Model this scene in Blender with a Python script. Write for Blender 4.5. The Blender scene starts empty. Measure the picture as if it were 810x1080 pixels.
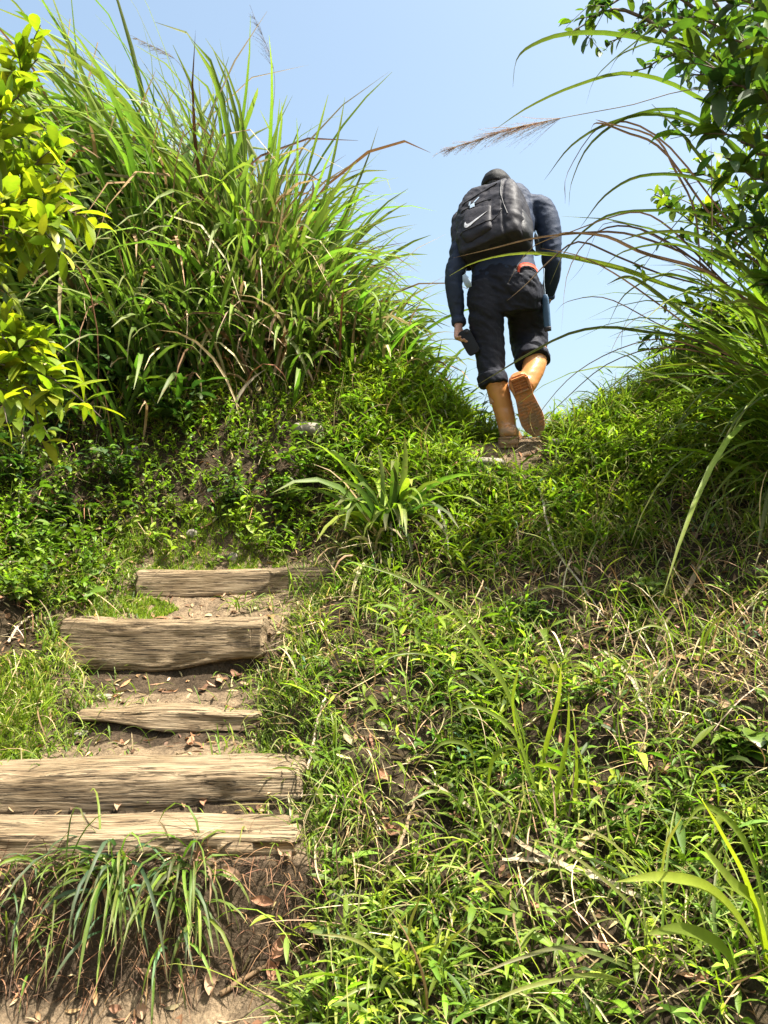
import bpy, math, random
import numpy as np
from mathutils import Vector, Matrix
from mathutils.bvhtree import BVHTree

rng = np.random.default_rng(11)
random.seed(11)
SC = bpy.context.scene
COL = SC.collection
A = np.array

# ------------------------------------------------------------------ camera
FPX = 848.0
CAM = A([0.0, 0.0, 1.6])
PITCH = math.atan(40 / FPX)


def at(px, py, Y):
    """a point of the place, measured off the photograph, Y metres ahead"""
    x = (px - 405) / FPX
    u = (540 - py) / FPX
    cy, sy = math.cos(PITCH), math.sin(PITCH)
    d = A([x, cy - u * sy, sy + u * cy])
    return CAM + d * (Y / d[1])


cd = bpy.data.cameras.new('camera')
cam = bpy.data.objects.new('camera', cd)
COL.objects.link(cam)
cam.location = CAM
cam.rotation_euler = (math.pi / 2 + PITCH, 0, 0)
cd.sensor_fit = 'VERTICAL'
cd.sensor_height = 24
cd.sensor_width = 18
cd.lens = 24 * FPX / 1080
cd.clip_end = 3000
cd.clip_start = 0.05
SC.camera = cam

# ------------------------------------------------------------------ light
SUN_EL = math.radians(66)
SUN_AZ = math.radians(110)          # measured from +Y towards +X
w = bpy.data.worlds.new('World')
SC.world = w
w.use_nodes = True
nt = w.node_tree
bg = nt.nodes['Background']
sky = nt.nodes.new('ShaderNodeTexSky')
sky.sky_type = 'NISHITA'
sky.sun_disc = False
sky.sun_elevation = SUN_EL
sky.sun_rotation = SUN_AZ
sky.air_density = 1.0
sky.dust_density = 5.5
sky.ozone_density = 0.15
bg.inputs[1].default_value = 0.10
tint = nt.nodes.new('ShaderNodeVectorMath'); tint.operation = 'MULTIPLY'; tint.inputs[1].default_value = (1.0, 1.075, 1.0)
nt.links.new(sky.outputs[0], tint.inputs[0]); nt.links.new(tint.outputs[0], bg.inputs[0])
sd = bpy.data.lights.new('sun', 'SUN')
sun = bpy.data.objects.new('sun', sd)
COL.objects.link(sun)
sd.energy = 5.0
sd.angle = math.radians(0.55)
sd.color = (1.0, 0.955, 0.88)
sdir = Vector((math.sin(SUN_AZ) * math.cos(SUN_EL), math.cos(SUN_AZ) * math.cos(SUN_EL), math.sin(SUN_EL)))
sun.rotation_euler = sdir.to_track_quat('Z', 'Y').to_euler()
sun.location = (4, 4, 12)
SC.view_settings.view_transform = 'Standard'
SC.view_settings.look = 'None'
SC.view_settings.exposure = 1.70
SC.view_settings.gamma = 1.0
SC.render.engine = 'CYCLES'
SC.cycles.max_bounces = 8
SC.cycles.transmission_bounces = 4
SC.cycles.transparent_max_bounces = 4
SC.cycles.diffuse_bounces = 4

# ------------------------------------------------------------------ noise
def _h(ix, iy, iz, s):
    v = (ix.astype(np.int64) * 374761393 + iy.astype(np.int64) * 668265263 + iz.astype(np.int64) * 2147483647 + s * 974634777) & 0xFFFFFFFF
    v = ((v ^ (v >> 13)) * 1274126177) & 0xFFFFFFFF
    v = v ^ (v >> 16)
    return (v & 0xFFFFFF) / float(0xFFFFFF)


def noise(P, s=0):
    P = np.atleast_2d(P)
    i = np.floor(P)
    f = P - i
    f = f * f * (3 - 2 * f)
    i = i.astype(np.int64)
    out = 0
    for a in (0, 1):
        for b in (0, 1):
            for c in (0, 1):
                wt = (f[:, 0] if a else 1 - f[:, 0]) * (f[:, 1] if b else 1 - f[:, 1]) * (f[:, 2] if c else 1 - f[:, 2])
                out = out + wt * _h(i[:, 0] + a, i[:, 1] + b, i[:, 2] + c, s)
    return out


def fbm(P, oct=4, s=0):
    P = np.atleast_2d(P).astype(float)
    v, a, t = 0, 0.5, 0
    for k in range(oct):
        v = v + a * noise(P, s + k)
        t += a
        P = P * 2.03 + 7.1
        a *= 0.5
    return v / t * 2 - 1


def xy0(x, y, k=1.0):
    return np.stack([np.asarray(x) * k, np.asarray(y) * k, np.zeros_like(np.asarray(x, dtype=float))], 1)


# ------------------------------------------------------------------ scene helpers
def tag(o, label=None, cat=None, group=None, kind=None):
    if label: o['label'] = label
    if cat: o['category'] = cat
    if group: o['group'] = group
    if kind: o['kind'] = kind
    return o


def empty(name, loc, label, cat, group=None):
    o = bpy.data.objects.new(name, None)
    o.empty_display_size = 0.1
    COL.objects.link(o)
    o.location = tuple(loc)
    return tag(o, label, cat, group)


def mk(name, V, F, mat, parent=None, base=None, col=None, smooth=True):
    """one mesh object; F is an (n,4) array or a list of index lists"""
    V = np.asarray(V, dtype=float)
    if base is not None:
        V = V - np.asarray(base)
    me = bpy.data.meshes.new(name)
    if isinstance(F, np.ndarray):
        n, k = F.shape
        me.vertices.add(len(V)); me.vertices.foreach_set('co', V.ravel())
        me.loops.add(n * k); me.loops.foreach_set('vertex_index', F.astype(np.int32).ravel())
        me.polygons.add(n)
        me.polygons.foreach_set('loop_start', np.arange(0, n * k, k, dtype=np.int32))
        me.update(calc_edges=True)
    else:
        me.from_pydata([tuple(v) for v in V], [], [tuple(f) for f in F])
    me.validate()
    if smooth:
        me.polygons.foreach_set('use_smooth', np.ones(len(me.polygons), dtype=bool))
    if col is not None:
        ca = me.color_attributes.new('tint', 'FLOAT_COLOR', 'POINT')
        c4 = np.ones((len(V), 4)); c4[:, :3] = col
        ca.data.foreach_set('color', c4.ravel())
    me.materials.append(mat)
    o = bpy.data.objects.new(name, me)
    COL.objects.link(o)
    if parent is not None:
        o.parent = parent
    elif base is not None:
        o.location = tuple(base)
    return o


class Bag:
    """collects quads"""
    def __init__(s): s.V, s.F, s.C, s.n = [], [], [], 0
    def add(s, V, F, C=None):
        s.V.append(np.asarray(V, float)); s.F.append(np.asarray(F) + s.n)
        if C is not None: s.C.append(C)
        s.n += len(V)
        return s
    def mk(s, name, mat, parent=None, base=None, smooth=True):
        return mk(name, np.concatenate(s.V), np.concatenate(s.F), mat, parent, base, np.concatenate(s.C) if s.C else None, smooth)


# ------------------------------------------------------------------ materials
def newmat(name):
    m = bpy.data.materials.new(name)
    m.use_nodes = True
    t = m.node_tree
    return m, t, t.nodes['Principled BSDF'], t.nodes['Material Output']


def N(t, kind, **kw):
    n = t.nodes.new(kind)
    for k, v in kw.items():
        if k.startswith('i_'):
            key = k[2:]
            n.inputs[int(key) if key.isdigit() else key].default_value = v
        else:
            setattr(n, k, v)
    return n


def leafmat(name, rough=0.45, trans=0.35, spec=0.4, tcol=(1.15, 1.45, 0.55)):
    m, t, p, out = newmat(name)
    at_ = N(t, 'ShaderNodeAttribute', attribute_name='tint')
    nz = N(t, 'ShaderNodeTexNoise', i_Scale=38.0, i_Detail=3.0)
    tc = N(t, 'ShaderNodeTexCoord')
    t.links.new(tc.outputs['Object'], nz.inputs['Vector'])
    mp = N(t, 'ShaderNodeMapRange'); mp.inputs[3].default_value = 0.72; mp.inputs[4].default_value = 1.28
    t.links.new(nz.outputs[0], mp.inputs[0])
    mul = N(t, 'ShaderNodeVectorMath', operation='SCALE')
    t.links.new(at_.outputs['Color'], mul.inputs[0]); t.links.new(mp.outputs[0], mul.inputs['Scale'])
    sp = N(t, 'ShaderNodeTexNoise', i_Scale=24.0, i_Detail=4.0, i_Roughness=0.7); t.links.new(tc.outputs['Object'], sp.inputs['Vector'])
    sm = N(t, 'ShaderNodeMapRange'); sm.inputs[1].default_value = .63; sm.inputs[2].default_value = .70; sm.inputs[4].default_value = .75
    t.links.new(sp.outputs[0], sm.inputs[0])
    bl = N(t, 'ShaderNodeMix', data_type='RGBA'); bl.inputs[7].default_value = (.17, .12, .04, 1)
    t.links.new(sm.outputs[0], bl.inputs[0]); t.links.new(mul.outputs[0], bl.inputs[6])
    mul = bl; mo_ = bl.outputs[2]
    t.links.new(mo_, p.inputs['Base Color'])
    p.inputs['Roughness'].default_value = rough
    p.inputs['Specular IOR Level'].default_value = spec
    tr = N(t, 'ShaderNodeBsdfTranslucent')
    m2 = N(t, 'ShaderNodeVectorMath', operation='MULTIPLY'); m2.inputs[1].default_value = tcol
    t.links.new(mo_, m2.inputs[0]); t.links.new(m2.outputs[0], tr.inputs[0])
    mx = N(t, 'ShaderNodeMixShader'); mx.inputs[0].default_value = trans
    t.links.new(p.outputs[0], mx.inputs[1]); t.links.new(tr.outputs[0], mx.inputs[2])
    t.links.new(mx.outputs[0], out.inputs[0])
    return m


M = {}
M['grass'] = leafmat('grass_blade', 0.5, 0.40, 0.25)
M['leaf'] = leafmat('broad_leaf', 0.5, 0.36, 0.3)
M['lime'] = leafmat('young_leaf', 0.4, 0.5, 0.4, (1.35, 1.4, 0.4))
M['gloss'] = leafmat('glossy_leaf', 0.33, 0.18, 0.45)
M['straw'] = leafmat('dry_grass', 0.7, 0.15, 0.2, (1.1, 1.0, 0.8))
M['moss'] = leafmat('moss', 0.8, 0.3, 0.1)


def fabric(name, c1, c2, rough=0.75, scale=9.0, bump=0.25, spec=0.25, weave=900.0):
    m, t, p, out = newmat(name)
    tc = N(t, 'ShaderNodeTexCoord')
    nz = N(t, 'ShaderNodeTexNoise', i_Scale=scale, i_Detail=6.0)
    nz2 = N(t, 'ShaderNodeTexNoise', i_Scale=weave, i_Detail=2.0)
    for q in (nz, nz2): t.links.new(tc.outputs['Object'], q.inputs['Vector'])
    mx = N(t, 'ShaderNodeMix', data_type='RGBA')
    mx.inputs[6].default_value = (*c1, 1); mx.inputs[7].default_value = (*c2, 1)
    t.links.new(nz.outputs[0], mx.inputs[0]); t.links.new(mx.outputs[2], p.inputs['Base Color'])
    ad = N(t, 'ShaderNodeMath', operation='MULTIPLY_ADD'); ad.inputs[1].default_value = 0.08
    t.links.new(nz2.outputs[0], ad.inputs[0]); t.links.new(nz.outputs[0], ad.inputs[2])
    b = N(t, 'ShaderNodeBump', i_Strength=bump, i_Distance=0.02)
    t.links.new(ad.outputs[0], b.inputs['Height']); t.links.new(b.outputs[0], p.inputs['Normal'])
    p.inputs['Roughness'].default_value = rough
    p.inputs['Specular IOR Level'].default_value = spec
    return m


M['jacket'] = fabric('navy_jacket_cloth', (0.015, 0.022, 0.042), (0.025, 0.035, 0.062), 0.68, 14, 0.3, 0.2)
M['trouser'] = fabric('dark_trouser_cloth', (0.0055, 0.006, 0.011), (0.010, 0.011, 0.019), 0.72, 16, 0.4, 0.25)
M['bag'] = fabric('backpack_nylon', (0.011, 0.010, 0.014), (0.021, 0.019, 0.024), 0.62, 18, 0.2, 0.3)
M['bagdark'] = fabric('backpack_trim', (0.010, 0.010, 0.013), (0.018, 0.017, 0.02), 0.55, 25, 0.3, 0.4)
M['cap'] = fabric('cap_cloth', (0.006, 0.006, 0.007), (0.012, 0.011, 0.012), 0.7, 20, 0.3, 0.25)
M['white'] = fabric('white_print', (0.38, 0.38, 0.40), (0.5, 0.5, 0.52), 0.5, 30, 0.05, 0.4)
M['red'] = fabric('orange_red_webbing', (0.55, 0.07, 0.035), (0.68, 0.11, 0.05), 0.6, 40, 0.2, 0.3)
M['blue'] = fabric('blue_nylon', (0.018, 0.05, 0.095), (0.028, 0.07, 0.13), 0.5, 20, 0.2, 0.4)
M['pale'] = fabric('pale_blue_cloth', (0.22, 0.28, 0.36), (0.30, 0.37, 0.45), 0.8, 20, 0.2, 0.2)
M['skin'] = fabric('skin', (0.36, 0.19, 0.13), (0.43, 0.24, 0.17), 0.5, 30, 0.06, 0.4)
M['phone'] = fabric('black_phone_case', (0.008, 0.008, 0.009), (0.009, 0.009, 0.010), 0.5, 10, 0.02, 0.2)
M['boot'] = fabric('tan_rubber', (0.39, 0.168, 0.056), (0.48, 0.215, 0.076), 0.22, 7, 0.10, 0.55)
M['sole'] = fabric('gum_rubber_sole', (0.46, 0.17, 0.05), (0.33, 0.12, 0.04), 0.5, 26, 0.35, 0.35)
def muddy(m, top, strength):
    t = m.node_tree; p = t.nodes['Principled BSDF']
    src = p.inputs['Base Color'].links[0].from_socket
    tc = N(t, 'ShaderNodeTexCoord'); sp = N(t, 'ShaderNodeSeparateXYZ'); t.links.new(tc.outputs['Object'], sp.inputs[0])
    mr = N(t, 'ShaderNodeMapRange'); mr.inputs[1].default_value = 0.0; mr.inputs[2].default_value = top; mr.inputs[3].default_value = .28; mr.inputs[4].default_value = -.14
    t.links.new(sp.outputs[2], mr.inputs[0])
    nz = N(t, 'ShaderNodeTexNoise', i_Scale=22.0, i_Detail=8.0, i_Roughness=0.7); t.links.new(tc.outputs['Object'], nz.inputs['Vector'])
    ad = N(t, 'ShaderNodeMath', operation='ADD'); t.links.new(mr.outputs[0], ad.inputs[0]); t.links.new(nz.outputs[0], ad.inputs[1])
    m3 = N(t, 'ShaderNodeMapRange'); m3.inputs[1].default_value = .48; m3.inputs[2].default_value = .66; m3.inputs[3].default_value = 0; m3.inputs[4].default_value = strength
    t.links.new(ad.outputs[0], m3.inputs[0])
    mx = N(t, 'ShaderNodeMix', data_type='RGBA'); mx.inputs[7].default_value = (.20, .135, .082, 1)
    t.links.new(m3.outputs[0], mx.inputs[0]); t.links.new(src, mx.inputs[6]); t.links.new(mx.outputs[2], p.inputs['Base Color'])
    r2 = N(t, 'ShaderNodeMapRange'); r2.inputs[3].default_value = p.inputs['Roughness'].default_value; r2.inputs[4].default_value = .9
    t.links.new(m3.outputs[0], r2.inputs[0]); t.links.new(r2.outputs[0], p.inputs['Roughness'])


muddy(M['boot'], .20, .8); muddy(M['sole'], .45, .9)
M['hair'] = fabric('black_hair', (0.008, 0.007, 0.006), (0.02, 0.016, 0.013), 0.5, 60, 0.5, 0.4)


def bark(name, c1, c2):
    m, t, p, out = newmat(name)
    tc = N(t, 'ShaderNodeTexCoord')
    nz = N(t, 'ShaderNodeTexNoise', i_Scale=30.0, i_Detail=6.0)
    t.links.new(tc.outputs['Object'], nz.inputs['Vector'])
    mx = N(t, 'ShaderNodeMix', data_type='RGBA'); mx.inputs[6].default_value = (*c1, 1); mx.inputs[7].default_value = (*c2, 1)
    t.links.new(nz.outputs[0], mx.inputs[0]); t.links.new(mx.outputs[2], p.inputs['Base Color'])
    b = N(t, 'ShaderNodeBump', i_Strength=0.6, i_Distance=0.01)
    t.links.new(nz.outputs[0], b.inputs['Height']); t.links.new(b.outputs[0], p.inputs['Normal'])
    p.inputs['Roughness'].default_value = 0.85
    return m


M['bark'] = bark('bark', (0.05, 0.035, 0.025), (0.16, 0.12, 0.085))
M['stick'] = bark('dry_stick', (0.28, 0.2, 0.13), (0.5, 0.4, 0.28))


def woodmat():
    m, t, p, out = newmat('weathered_timber')
    tc = N(t, 'ShaderNodeTexCoord')
    mp = N(t, 'ShaderNodeMapping'); mp.inputs['Scale'].default_value = (7.0, 120.0, 120.0)
    t.links.new(tc.outputs['Object'], mp.inputs[0])
    g = N(t, 'ShaderNodeTexNoise', i_Scale=1.0, i_Detail=7.0, i_Roughness=0.6, i_Distortion=0.4)
    t.links.new(mp.outputs[0], g.inputs['Vector'])
    big = N(t, 'ShaderNodeTexNoise', i_Scale=4.5, i_Detail=5.0)
    t.links.new(tc.outputs['Object'], big.inputs['Vector'])
    r = N(t, 'ShaderNodeValToRGB')
    e = r.color_ramp.elements
    e[0].position = 0.33; e[0].color = (0.055, 0.040, 0.026, 1)
    e[1].position = 0.70; e[1].color = (0.335, 0.268, 0.180, 1)
    k = r.color_ramp.elements.new(0.44); k.color = (0.195, 0.142, 0.086, 1)
    k = r.color_ramp.elements.new(0.56); k.color = (0.290, 0.222, 0.140, 1)
    t.links.new(g.outputs[0], r.inputs[0])
    r2 = N(t, 'ShaderNodeValToRGB')
    r2.color_ramp.elements[0].position = 0.30; r2.color_ramp.elements[0].color = (0.68, 0.63, 0.55, 1)
    r2.color_ramp.elements[1].position = 0.62; r2.color_ramp.elements[1].color = (1.0, 0.97, 0.93, 1)
    t.links.new(big.outputs[0], r2.inputs[0])
    mx = N(t, 'ShaderNodeMix', data_type='RGBA', blend_type='MULTIPLY'); mx.inputs[0].default_value = 1
    t.links.new(r.outputs[0], mx.inputs[6]); t.links.new(r2.outputs[0], mx.inputs[7])
    mp2 = N(t, 'ShaderNodeMapping'); mp2.inputs['Scale'].default_value = (1.5, 60.0, 60.0)
    t.links.new(tc.outputs['Object'], mp2.inputs[0])
    ck = N(t, 'ShaderNodeTexNoise', i_Scale=1.0, i_Detail=5.0, i_Roughness=0.55, i_Distortion=0.3)
    t.links.new(mp2.outputs[0], ck.inputs['Vector'])
    ab = N(t, 'ShaderNodeMath', operation='SUBTRACT'); ab.inputs[1].default_value = 0.5
    t.links.new(ck.outputs[0], ab.inputs[0])
    ab2 = N(t, 'ShaderNodeMath', operation='ABSOLUTE'); t.links.new(ab.outputs[0], ab2.inputs[0])
    rc = N(t, 'ShaderNodeMapRange'); rc.inputs[1].default_value = 0.0; rc.inputs[2].default_value = 0.016; rc.inputs[3].default_value = 0.22; rc.inputs[4].default_value = 1.0
    t.links.new(ab2.outputs[0], rc.inputs[0])
    sc_ = N(t, 'ShaderNodeVectorMath', operation='SCALE')
    t.links.new(mx.outputs[2], sc_.inputs[0]); t.links.new(rc.outputs[0], sc_.inputs['Scale'])
    t.links.new(sc_.outputs[0], p.inputs['Base Color'])
    hh = N(t, 'ShaderNodeMath', operation='MULTIPLY_ADD'); hh.inputs[1].default_value = 0.8
    t.links.new(rc.outputs[0], hh.inputs[0]); t.links.new(g.outputs[0], hh.inputs[2])
    b = N(t, 'ShaderNodeBump', i_Strength=0.9, i_Distance=0.012)
    t.links.new(hh.outputs[0], b.inputs['Height']); t.links.new(b.outputs[0], p.inputs['Normal'])
    p.inputs['Roughness'].default_value = 0.85; p.inputs['Specular IOR Level'].default_value = 0.2
    return m


M['wood'] = woodmat()


def soilmat():
    m, t, p, out = newmat('soil')
    tc = N(t, 'ShaderNodeTexCoord')
    at_ = N(t, 'ShaderNodeAttribute', attribute_name='tint')
    a = N(t, 'ShaderNodeTexNoise', i_Scale=11.0, i_Detail=8.0, i_Roughness=0.65)
    c = N(t, 'ShaderNodeTexNoise', i_Scale=75.0, i_Detail=6.0, i_Roughness=0.7)
    v = N(t, 'ShaderNodeTexVoronoi', i_Scale=60.0)
    for q in (a, c, v): t.links.new(tc.outputs['Object'], q.inputs['Vector'])
    r = N(t, 'ShaderNodeValToRGB')
    r.color_ramp.elements[0].position = 0.3; r.color_ramp.elements[0].color = (0.42, 0.40, 0.38, 1)
    r.color_ramp.elements[1].position = 0.68; r.color_ramp.elements[1].color = (1.25, 1.2, 1.12, 1)
    t.links.new(a.outputs[0], r.inputs[0])
    r3 = N(t, 'ShaderNodeValToRGB')
    r3.color_ramp.elements[0].position = 0.32; r3.color_ramp.elements[0].color = (0.55, 0.52, 0.5, 1)
    r3.color_ramp.elements[1].position = 0.66; r3.color_ramp.elements[1].color = (1.25, 1.22, 1.18, 1)
    t.links.new(c.outputs[0], r3.inputs[0])
    m1 = N(t, 'ShaderNodeMix', data_type='RGBA', blend_type='MULTIPLY'); m1.inputs[0].default_value = 1
    m2 = N(t, 'ShaderNodeMix', data_type='RGBA', blend_type='MULTIPLY'); m2.inputs[0].default_value = 1
    t.links.new(at_.outputs['Color'], m1.inputs[6]); t.links.new(r.outputs[0], m1.inputs[7])
    t.links.new(m1.outputs[2], m2.inputs[6]); t.links.new(r3.outputs[0], m2.inputs[7])
    t.links.new(m2.outputs[2], p.inputs['Base Color'])
    ad = N(t, 'ShaderNodeMath', operation='ADD'); t.links.new(c.outputs[0], ad.inputs[0])
    ad2 = N(t, 'ShaderNodeMath', operation='MULTIPLY_ADD'); ad2.inputs[1].default_value = -0.5
    t.links.new(v.outputs[0], ad2.inputs[0]); t.links.new(ad.outputs[0], ad2.inputs[2])
    t.links.new(a.outputs[0], ad.inputs[1])
    b = N(t, 'ShaderNodeBump', i_Strength=0.8, i_Distance=0.02)
    t.links.new(ad2.outputs[0], b.inputs['Height']); t.links.new(b.outputs[0], p.inputs['Normal'])
    p.inputs['Roughness'].default_value = 0.95; p.inputs['Specular IOR Level'].default_value = 0.1
    return m


M['soil'] = soilmat()
M['rock'] = bark('pale_rock', (0.10, 0.08, 0.06), (0.30, 0.26, 0.20))

# ------------------------------------------------------------------ terrain
PIX = [  # px, py, metres ahead
    (0, 1075, 2.35), (150, 1060, 2.38), (300, 1050, 2.38),
    (-40, 980, 2.45), (-40, 900, 2.62), (-60, 800, 3.1), (-20, 760, 3.3), (15, 700, 3.62), (25, 640, 3.95), (60, 600, 4.3), (-60, 600, 4.1),
    (0, 560, 4.4), (0, 500, 4.6), (0, 400, 5.0), (0, 330, 5.4), (-200, 600, 3.6), (-200, 400, 4.6),
    (100, 580, 4.5), (100, 500, 4.78), (100, 400, 5.2), (100, 310, 6.1),
    (250, 580, 4.6), (250, 500, 4.85), (250, 430, 5.1), (250, 370, 5.8), (180, 350, 6.0),
    (340, 500, 4.95), (350, 440, 5.15), (330, 390, 5.6), (340, 580, 4.55),
    (400, 392, 5.75), (430, 405, 5.5), (480, 430, 5.25), (505, 450, 5.05), (450, 455, 5.0), (400, 470, 5.0),
    (405, 1075, 2.2), (405, 950, 2.5), (405, 852, 2.8), (405, 760, 3.15), (405, 690, 3.55), (405, 640, 3.9), (405, 585, 4.25), (405, 540, 4.42), (420, 500, 4.7),
    (350, 1000, 2.45), (340, 900, 2.66), (335, 820, 2.95), (300, 740, 3.42), (315, 660, 3.85),
    (490, 487, 4.72), (540, 476, 4.8), (570, 464, 4.85), (600, 458, 4.95), (640, 445, 5.05),
    (600, 1075, 2.05), (600, 900, 2.5), (600, 760, 3.0), (600, 650, 3.6), (600, 560, 4.2), (600, 500, 4.65),
    (500, 600, 4.05), (500, 520, 4.5), (500, 760, 3.1), (500, 900, 2.62),
    (810, 1075, 1.9), (810, 900, 2.35), (810, 760, 2.8), (810, 650, 3.25), (810, 560, 3.7), (810, 480, 4.2), (810, 400, 4.75), (700, 440, 4.9), (720, 500, 4.35), (720, 600, 3.7), (810, 330, 5.4),
    (1000, 900, 2.2), (1000, 600, 3.3), (1000, 400, 4.4),
]
CP = [at(*p) for p in PIX]
CP += [A(p) for p in [(0.85, 5.4, 2.10), (0.95, 6.3, 1.75), (1.0, 8, 1.1), (0.2, 6.6, 2.3), (1.7, 6.2, 2.35), (-1, 7.6, 3.3), (-2.4, 7, 3.8), (-3.5, 5.6, 3.7), (-3.6, 8, 4.0),
                      (3.4, 5.6, 3.5), (3.0, 7.5, 3.3), (2.2, 6.6, 2.7), (0, 0, 0), (-2.6, 0, .15), (2.6, 0, .25), (0, -2, -.3), (-2.6, 2.2, .5), (2.8, 1.2, .55), (0, 1.3, .08), (-1, 1.3, .08), (1.2, 1.2, .2)]]
CP = A(CP)
n = len(CP)
CX = CP[:, :2]


def _U(r2): return np.where(r2 > 1e-12, r2 * np.log(np.maximum(r2, 1e-12)), 0)


K = _U(((CX[:, None] - CX[None]) ** 2).sum(-1)) + np.eye(n) * 0.02
Pm = np.hstack([np.ones((n, 1)), CX])
Sol = np.linalg.solve(np.block([[K, Pm], [Pm.T, np.zeros((3, 3))]]), np.concatenate([CP[:, 2], np.zeros(3)]))
WT, AF = Sol[:n], Sol[n:]


def tps(x, y):
    x = np.asarray(x, float); y = np.asarray(y, float)
    o = np.empty_like(x)
    for s in range(0, len(x), 20000):
        xs, ys = x[s:s + 20000], y[s:s + 20000]
        r2 = (xs[:, None] - CX[None, :, 0]) ** 2 + (ys[:, None] - CX[None, :, 1]) ** 2
        o[s:s + 20000] = _U(r2) @ WT + AF[0] + AF[1] * xs + AF[2] * ys
    return o


ST_Y = [0, 1.9, 2.40, 2.47, 2.53, 2.57, 2.61, 2.83, 2.92, 2.97, 3.2, 3.3, 3.44, 3.50, 3.56, 3.66, 3.85, 3.93, 3.97, 4.06, 4.24, 4.31, 4.36, 4.5, 4.7]
ST_Z = [0, .12, .27, .34, .49, .605, .640, .655, .665, .735, .765, .785, .80, .82, .885, .925, .985, 1.02, 1.20, 1.255, 1.335, 1.37, 1.46, 1.50, 1.62]
XR = ([0, 3.0, 3.3, 3.9, 4.2, 5], [-.27, -.27, -.48, -.50, -.28, -.2])
XL = ([0, 2.4, 3.0, 3.4, 3.7, 3.9, 4.2, 4.5], [-3, -1.8, -1.6, -1.36, -1.36, -1.52, -1.38, -1.36])


def sstep(a, b, x):
    t = np.clip((x - a) / (b - a), 0, 1)
    return t * t * (3 - 2 * t)


def stairmask(x, y):
    xr = np.interp(y, *XR); xl = np.interp(y, *XL)
    return (1 - sstep(xr - .02, xr + .12, x)) * sstep(xl - .12, xl + .02, x) * (1 - sstep(4.45, 4.65, y))


TRAIL = A([(-.9, 4.35), (-.45, 4.52), (0.0, 4.68), (.45, 4.76), (.85, 4.9), (.95, 5.6), (1.0, 8)])


def traildist(x, y):
    d = np.full(len(x), 9.0)
    for a, b in zip(TRAIL[:-1], TRAIL[1:]):
        ab = b - a
        t = np.clip(((x - a[0]) * ab[0] + (y - a[1]) * ab[1]) / (ab @ ab), 0, 1)
        d = np.minimum(d, np.hypot(x - a[0] - t * ab[0], y - a[1] - t * ab[1]))
    return d


def bare(x, y):
    """1 on trodden soil"""
    x = np.asarray(x, float); y = np.asarray(y, float)
    wob = fbm(xy0(x, y, 3.0), 3, 5) * .12
    s = stairmask(x + wob * .6, y)
    t = (1 - sstep(.06, .17, traildist(x, y) + wob)) * sstep(.30, .5, x)
    f = (1 - sstep(2.42, 2.5, y)) * (1 - sstep(-.42, -.22, x + wob))
    return np.clip(np.maximum(np.maximum(s, t), f), 0, 1)


def H(x, y):
    x = np.asarray(x, float); y = np.asarray(y, float)
    z = tps(np.clip(x, -4.5, 4.5), np.clip(y, -2.5, 8.5))
    far = np.maximum(np.maximum(np.abs(x) - 4.5, np.abs(y - 3) - 5.5), 0)
    z = z - far * 0.42 * (1 - np.exp(-far / 3)) * np.exp(-far / 60.0)
    b = bare(x, y)
    z = z + (fbm(xy0(x, y, 2.4), 4, 1) * .15 + fbm(xy0(x, y, 9), 3, 2) * .035) * (1 - b) * np.clip((y - 1.0), 0, 1)
    sm = stairmask(x, y)
    sz = np.interp(y, ST_Y, ST_Z) + fbm(xy0(x, y, 7), 4, 3) * .022 + 0.02 * np.sin(x * 2.3 + 1)
    z = z * (1 - sm) + sz * sm
    return z + fbm(xy0(x, y, 26), 3, 4) * .010


def Hn(x, y):
    e = .03
    z = H(x, y)
    nx = -(H(x + e, y) - z) / e
    ny = -(H(x, y + e) - z) / e
    v = np.stack([nx, ny, np.ones_like(nx)], 1)
    return z, v / np.linalg.norm(v, axis=1, keepdims=True)


def hit(px, py, y0=1.7, y1=7.5):
    Ys = np.arange(y0, y1, .012)
    P = A([at(px, py, q) for q in Ys])
    h = H(P[:, 0], P[:, 1])
    k = np.nonzero(P[:, 2] < h)[0]
    i = k[0] if len(k) else int(np.argmin(P[:, 2] - h))
    return A([P[i, 0], P[i, 1], h[i]])


def axis(lo, hi, step, far):
    core = np.arange(lo, hi + 1e-6, step)
    out = [far * (1 - q) for q in ()]
    g = []; d = step; x = hi
    while x < far:
        d *= 1.22; x += d; g.append(x)
    g2 = []; d = step; x = lo
    while x > -far:
        d *= 1.22; x -= d; g2.append(x)
    return np.concatenate([g2[::-1], core, g])


gx = axis(-2.9, 2.9, .02, 420); gy = axis(1.7, 6.2, .02, 420)
GX, GY = np.meshgrid(gx, gy)
fx, fy = GX.ravel(), GY.ravel()
gz = H(fx, fy)
nb = bare(fx, fy)
b3 = nb[:, None]
wet = np.clip(fbm(xy0(fx, fy, 4), 4, 9) * .5 + .5, 0, 1)[:, None]
trod = A([.215, .166, .112]) * (0.72 + .5 * wet)
humus = A([.046, .036, .023]) * (0.7 + .9 * wet)
# risers below the logs are a darker earth colour
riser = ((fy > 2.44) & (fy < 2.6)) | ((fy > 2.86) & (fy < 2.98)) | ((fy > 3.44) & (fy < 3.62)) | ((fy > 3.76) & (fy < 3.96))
riser_earth = A([.066, .050, .034]) * (.7 + .7 * wet)
tr = np.where(riser[:, None], riser_earth, trod)
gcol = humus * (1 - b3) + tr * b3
nx_, ny_ = len(gx), len(gy)
ii = (np.arange(ny_ - 1)[:, None] * nx_ + np.arange(nx_ - 1)[None]).ravel()
gf = np.stack([ii, ii + 1, ii + nx_ + 1, ii + nx_], 1)
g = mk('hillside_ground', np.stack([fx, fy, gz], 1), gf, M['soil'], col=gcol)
tag(g, 'bare brown earth of the steep hillside and trodden path', 'ground', kind='structure')

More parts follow.
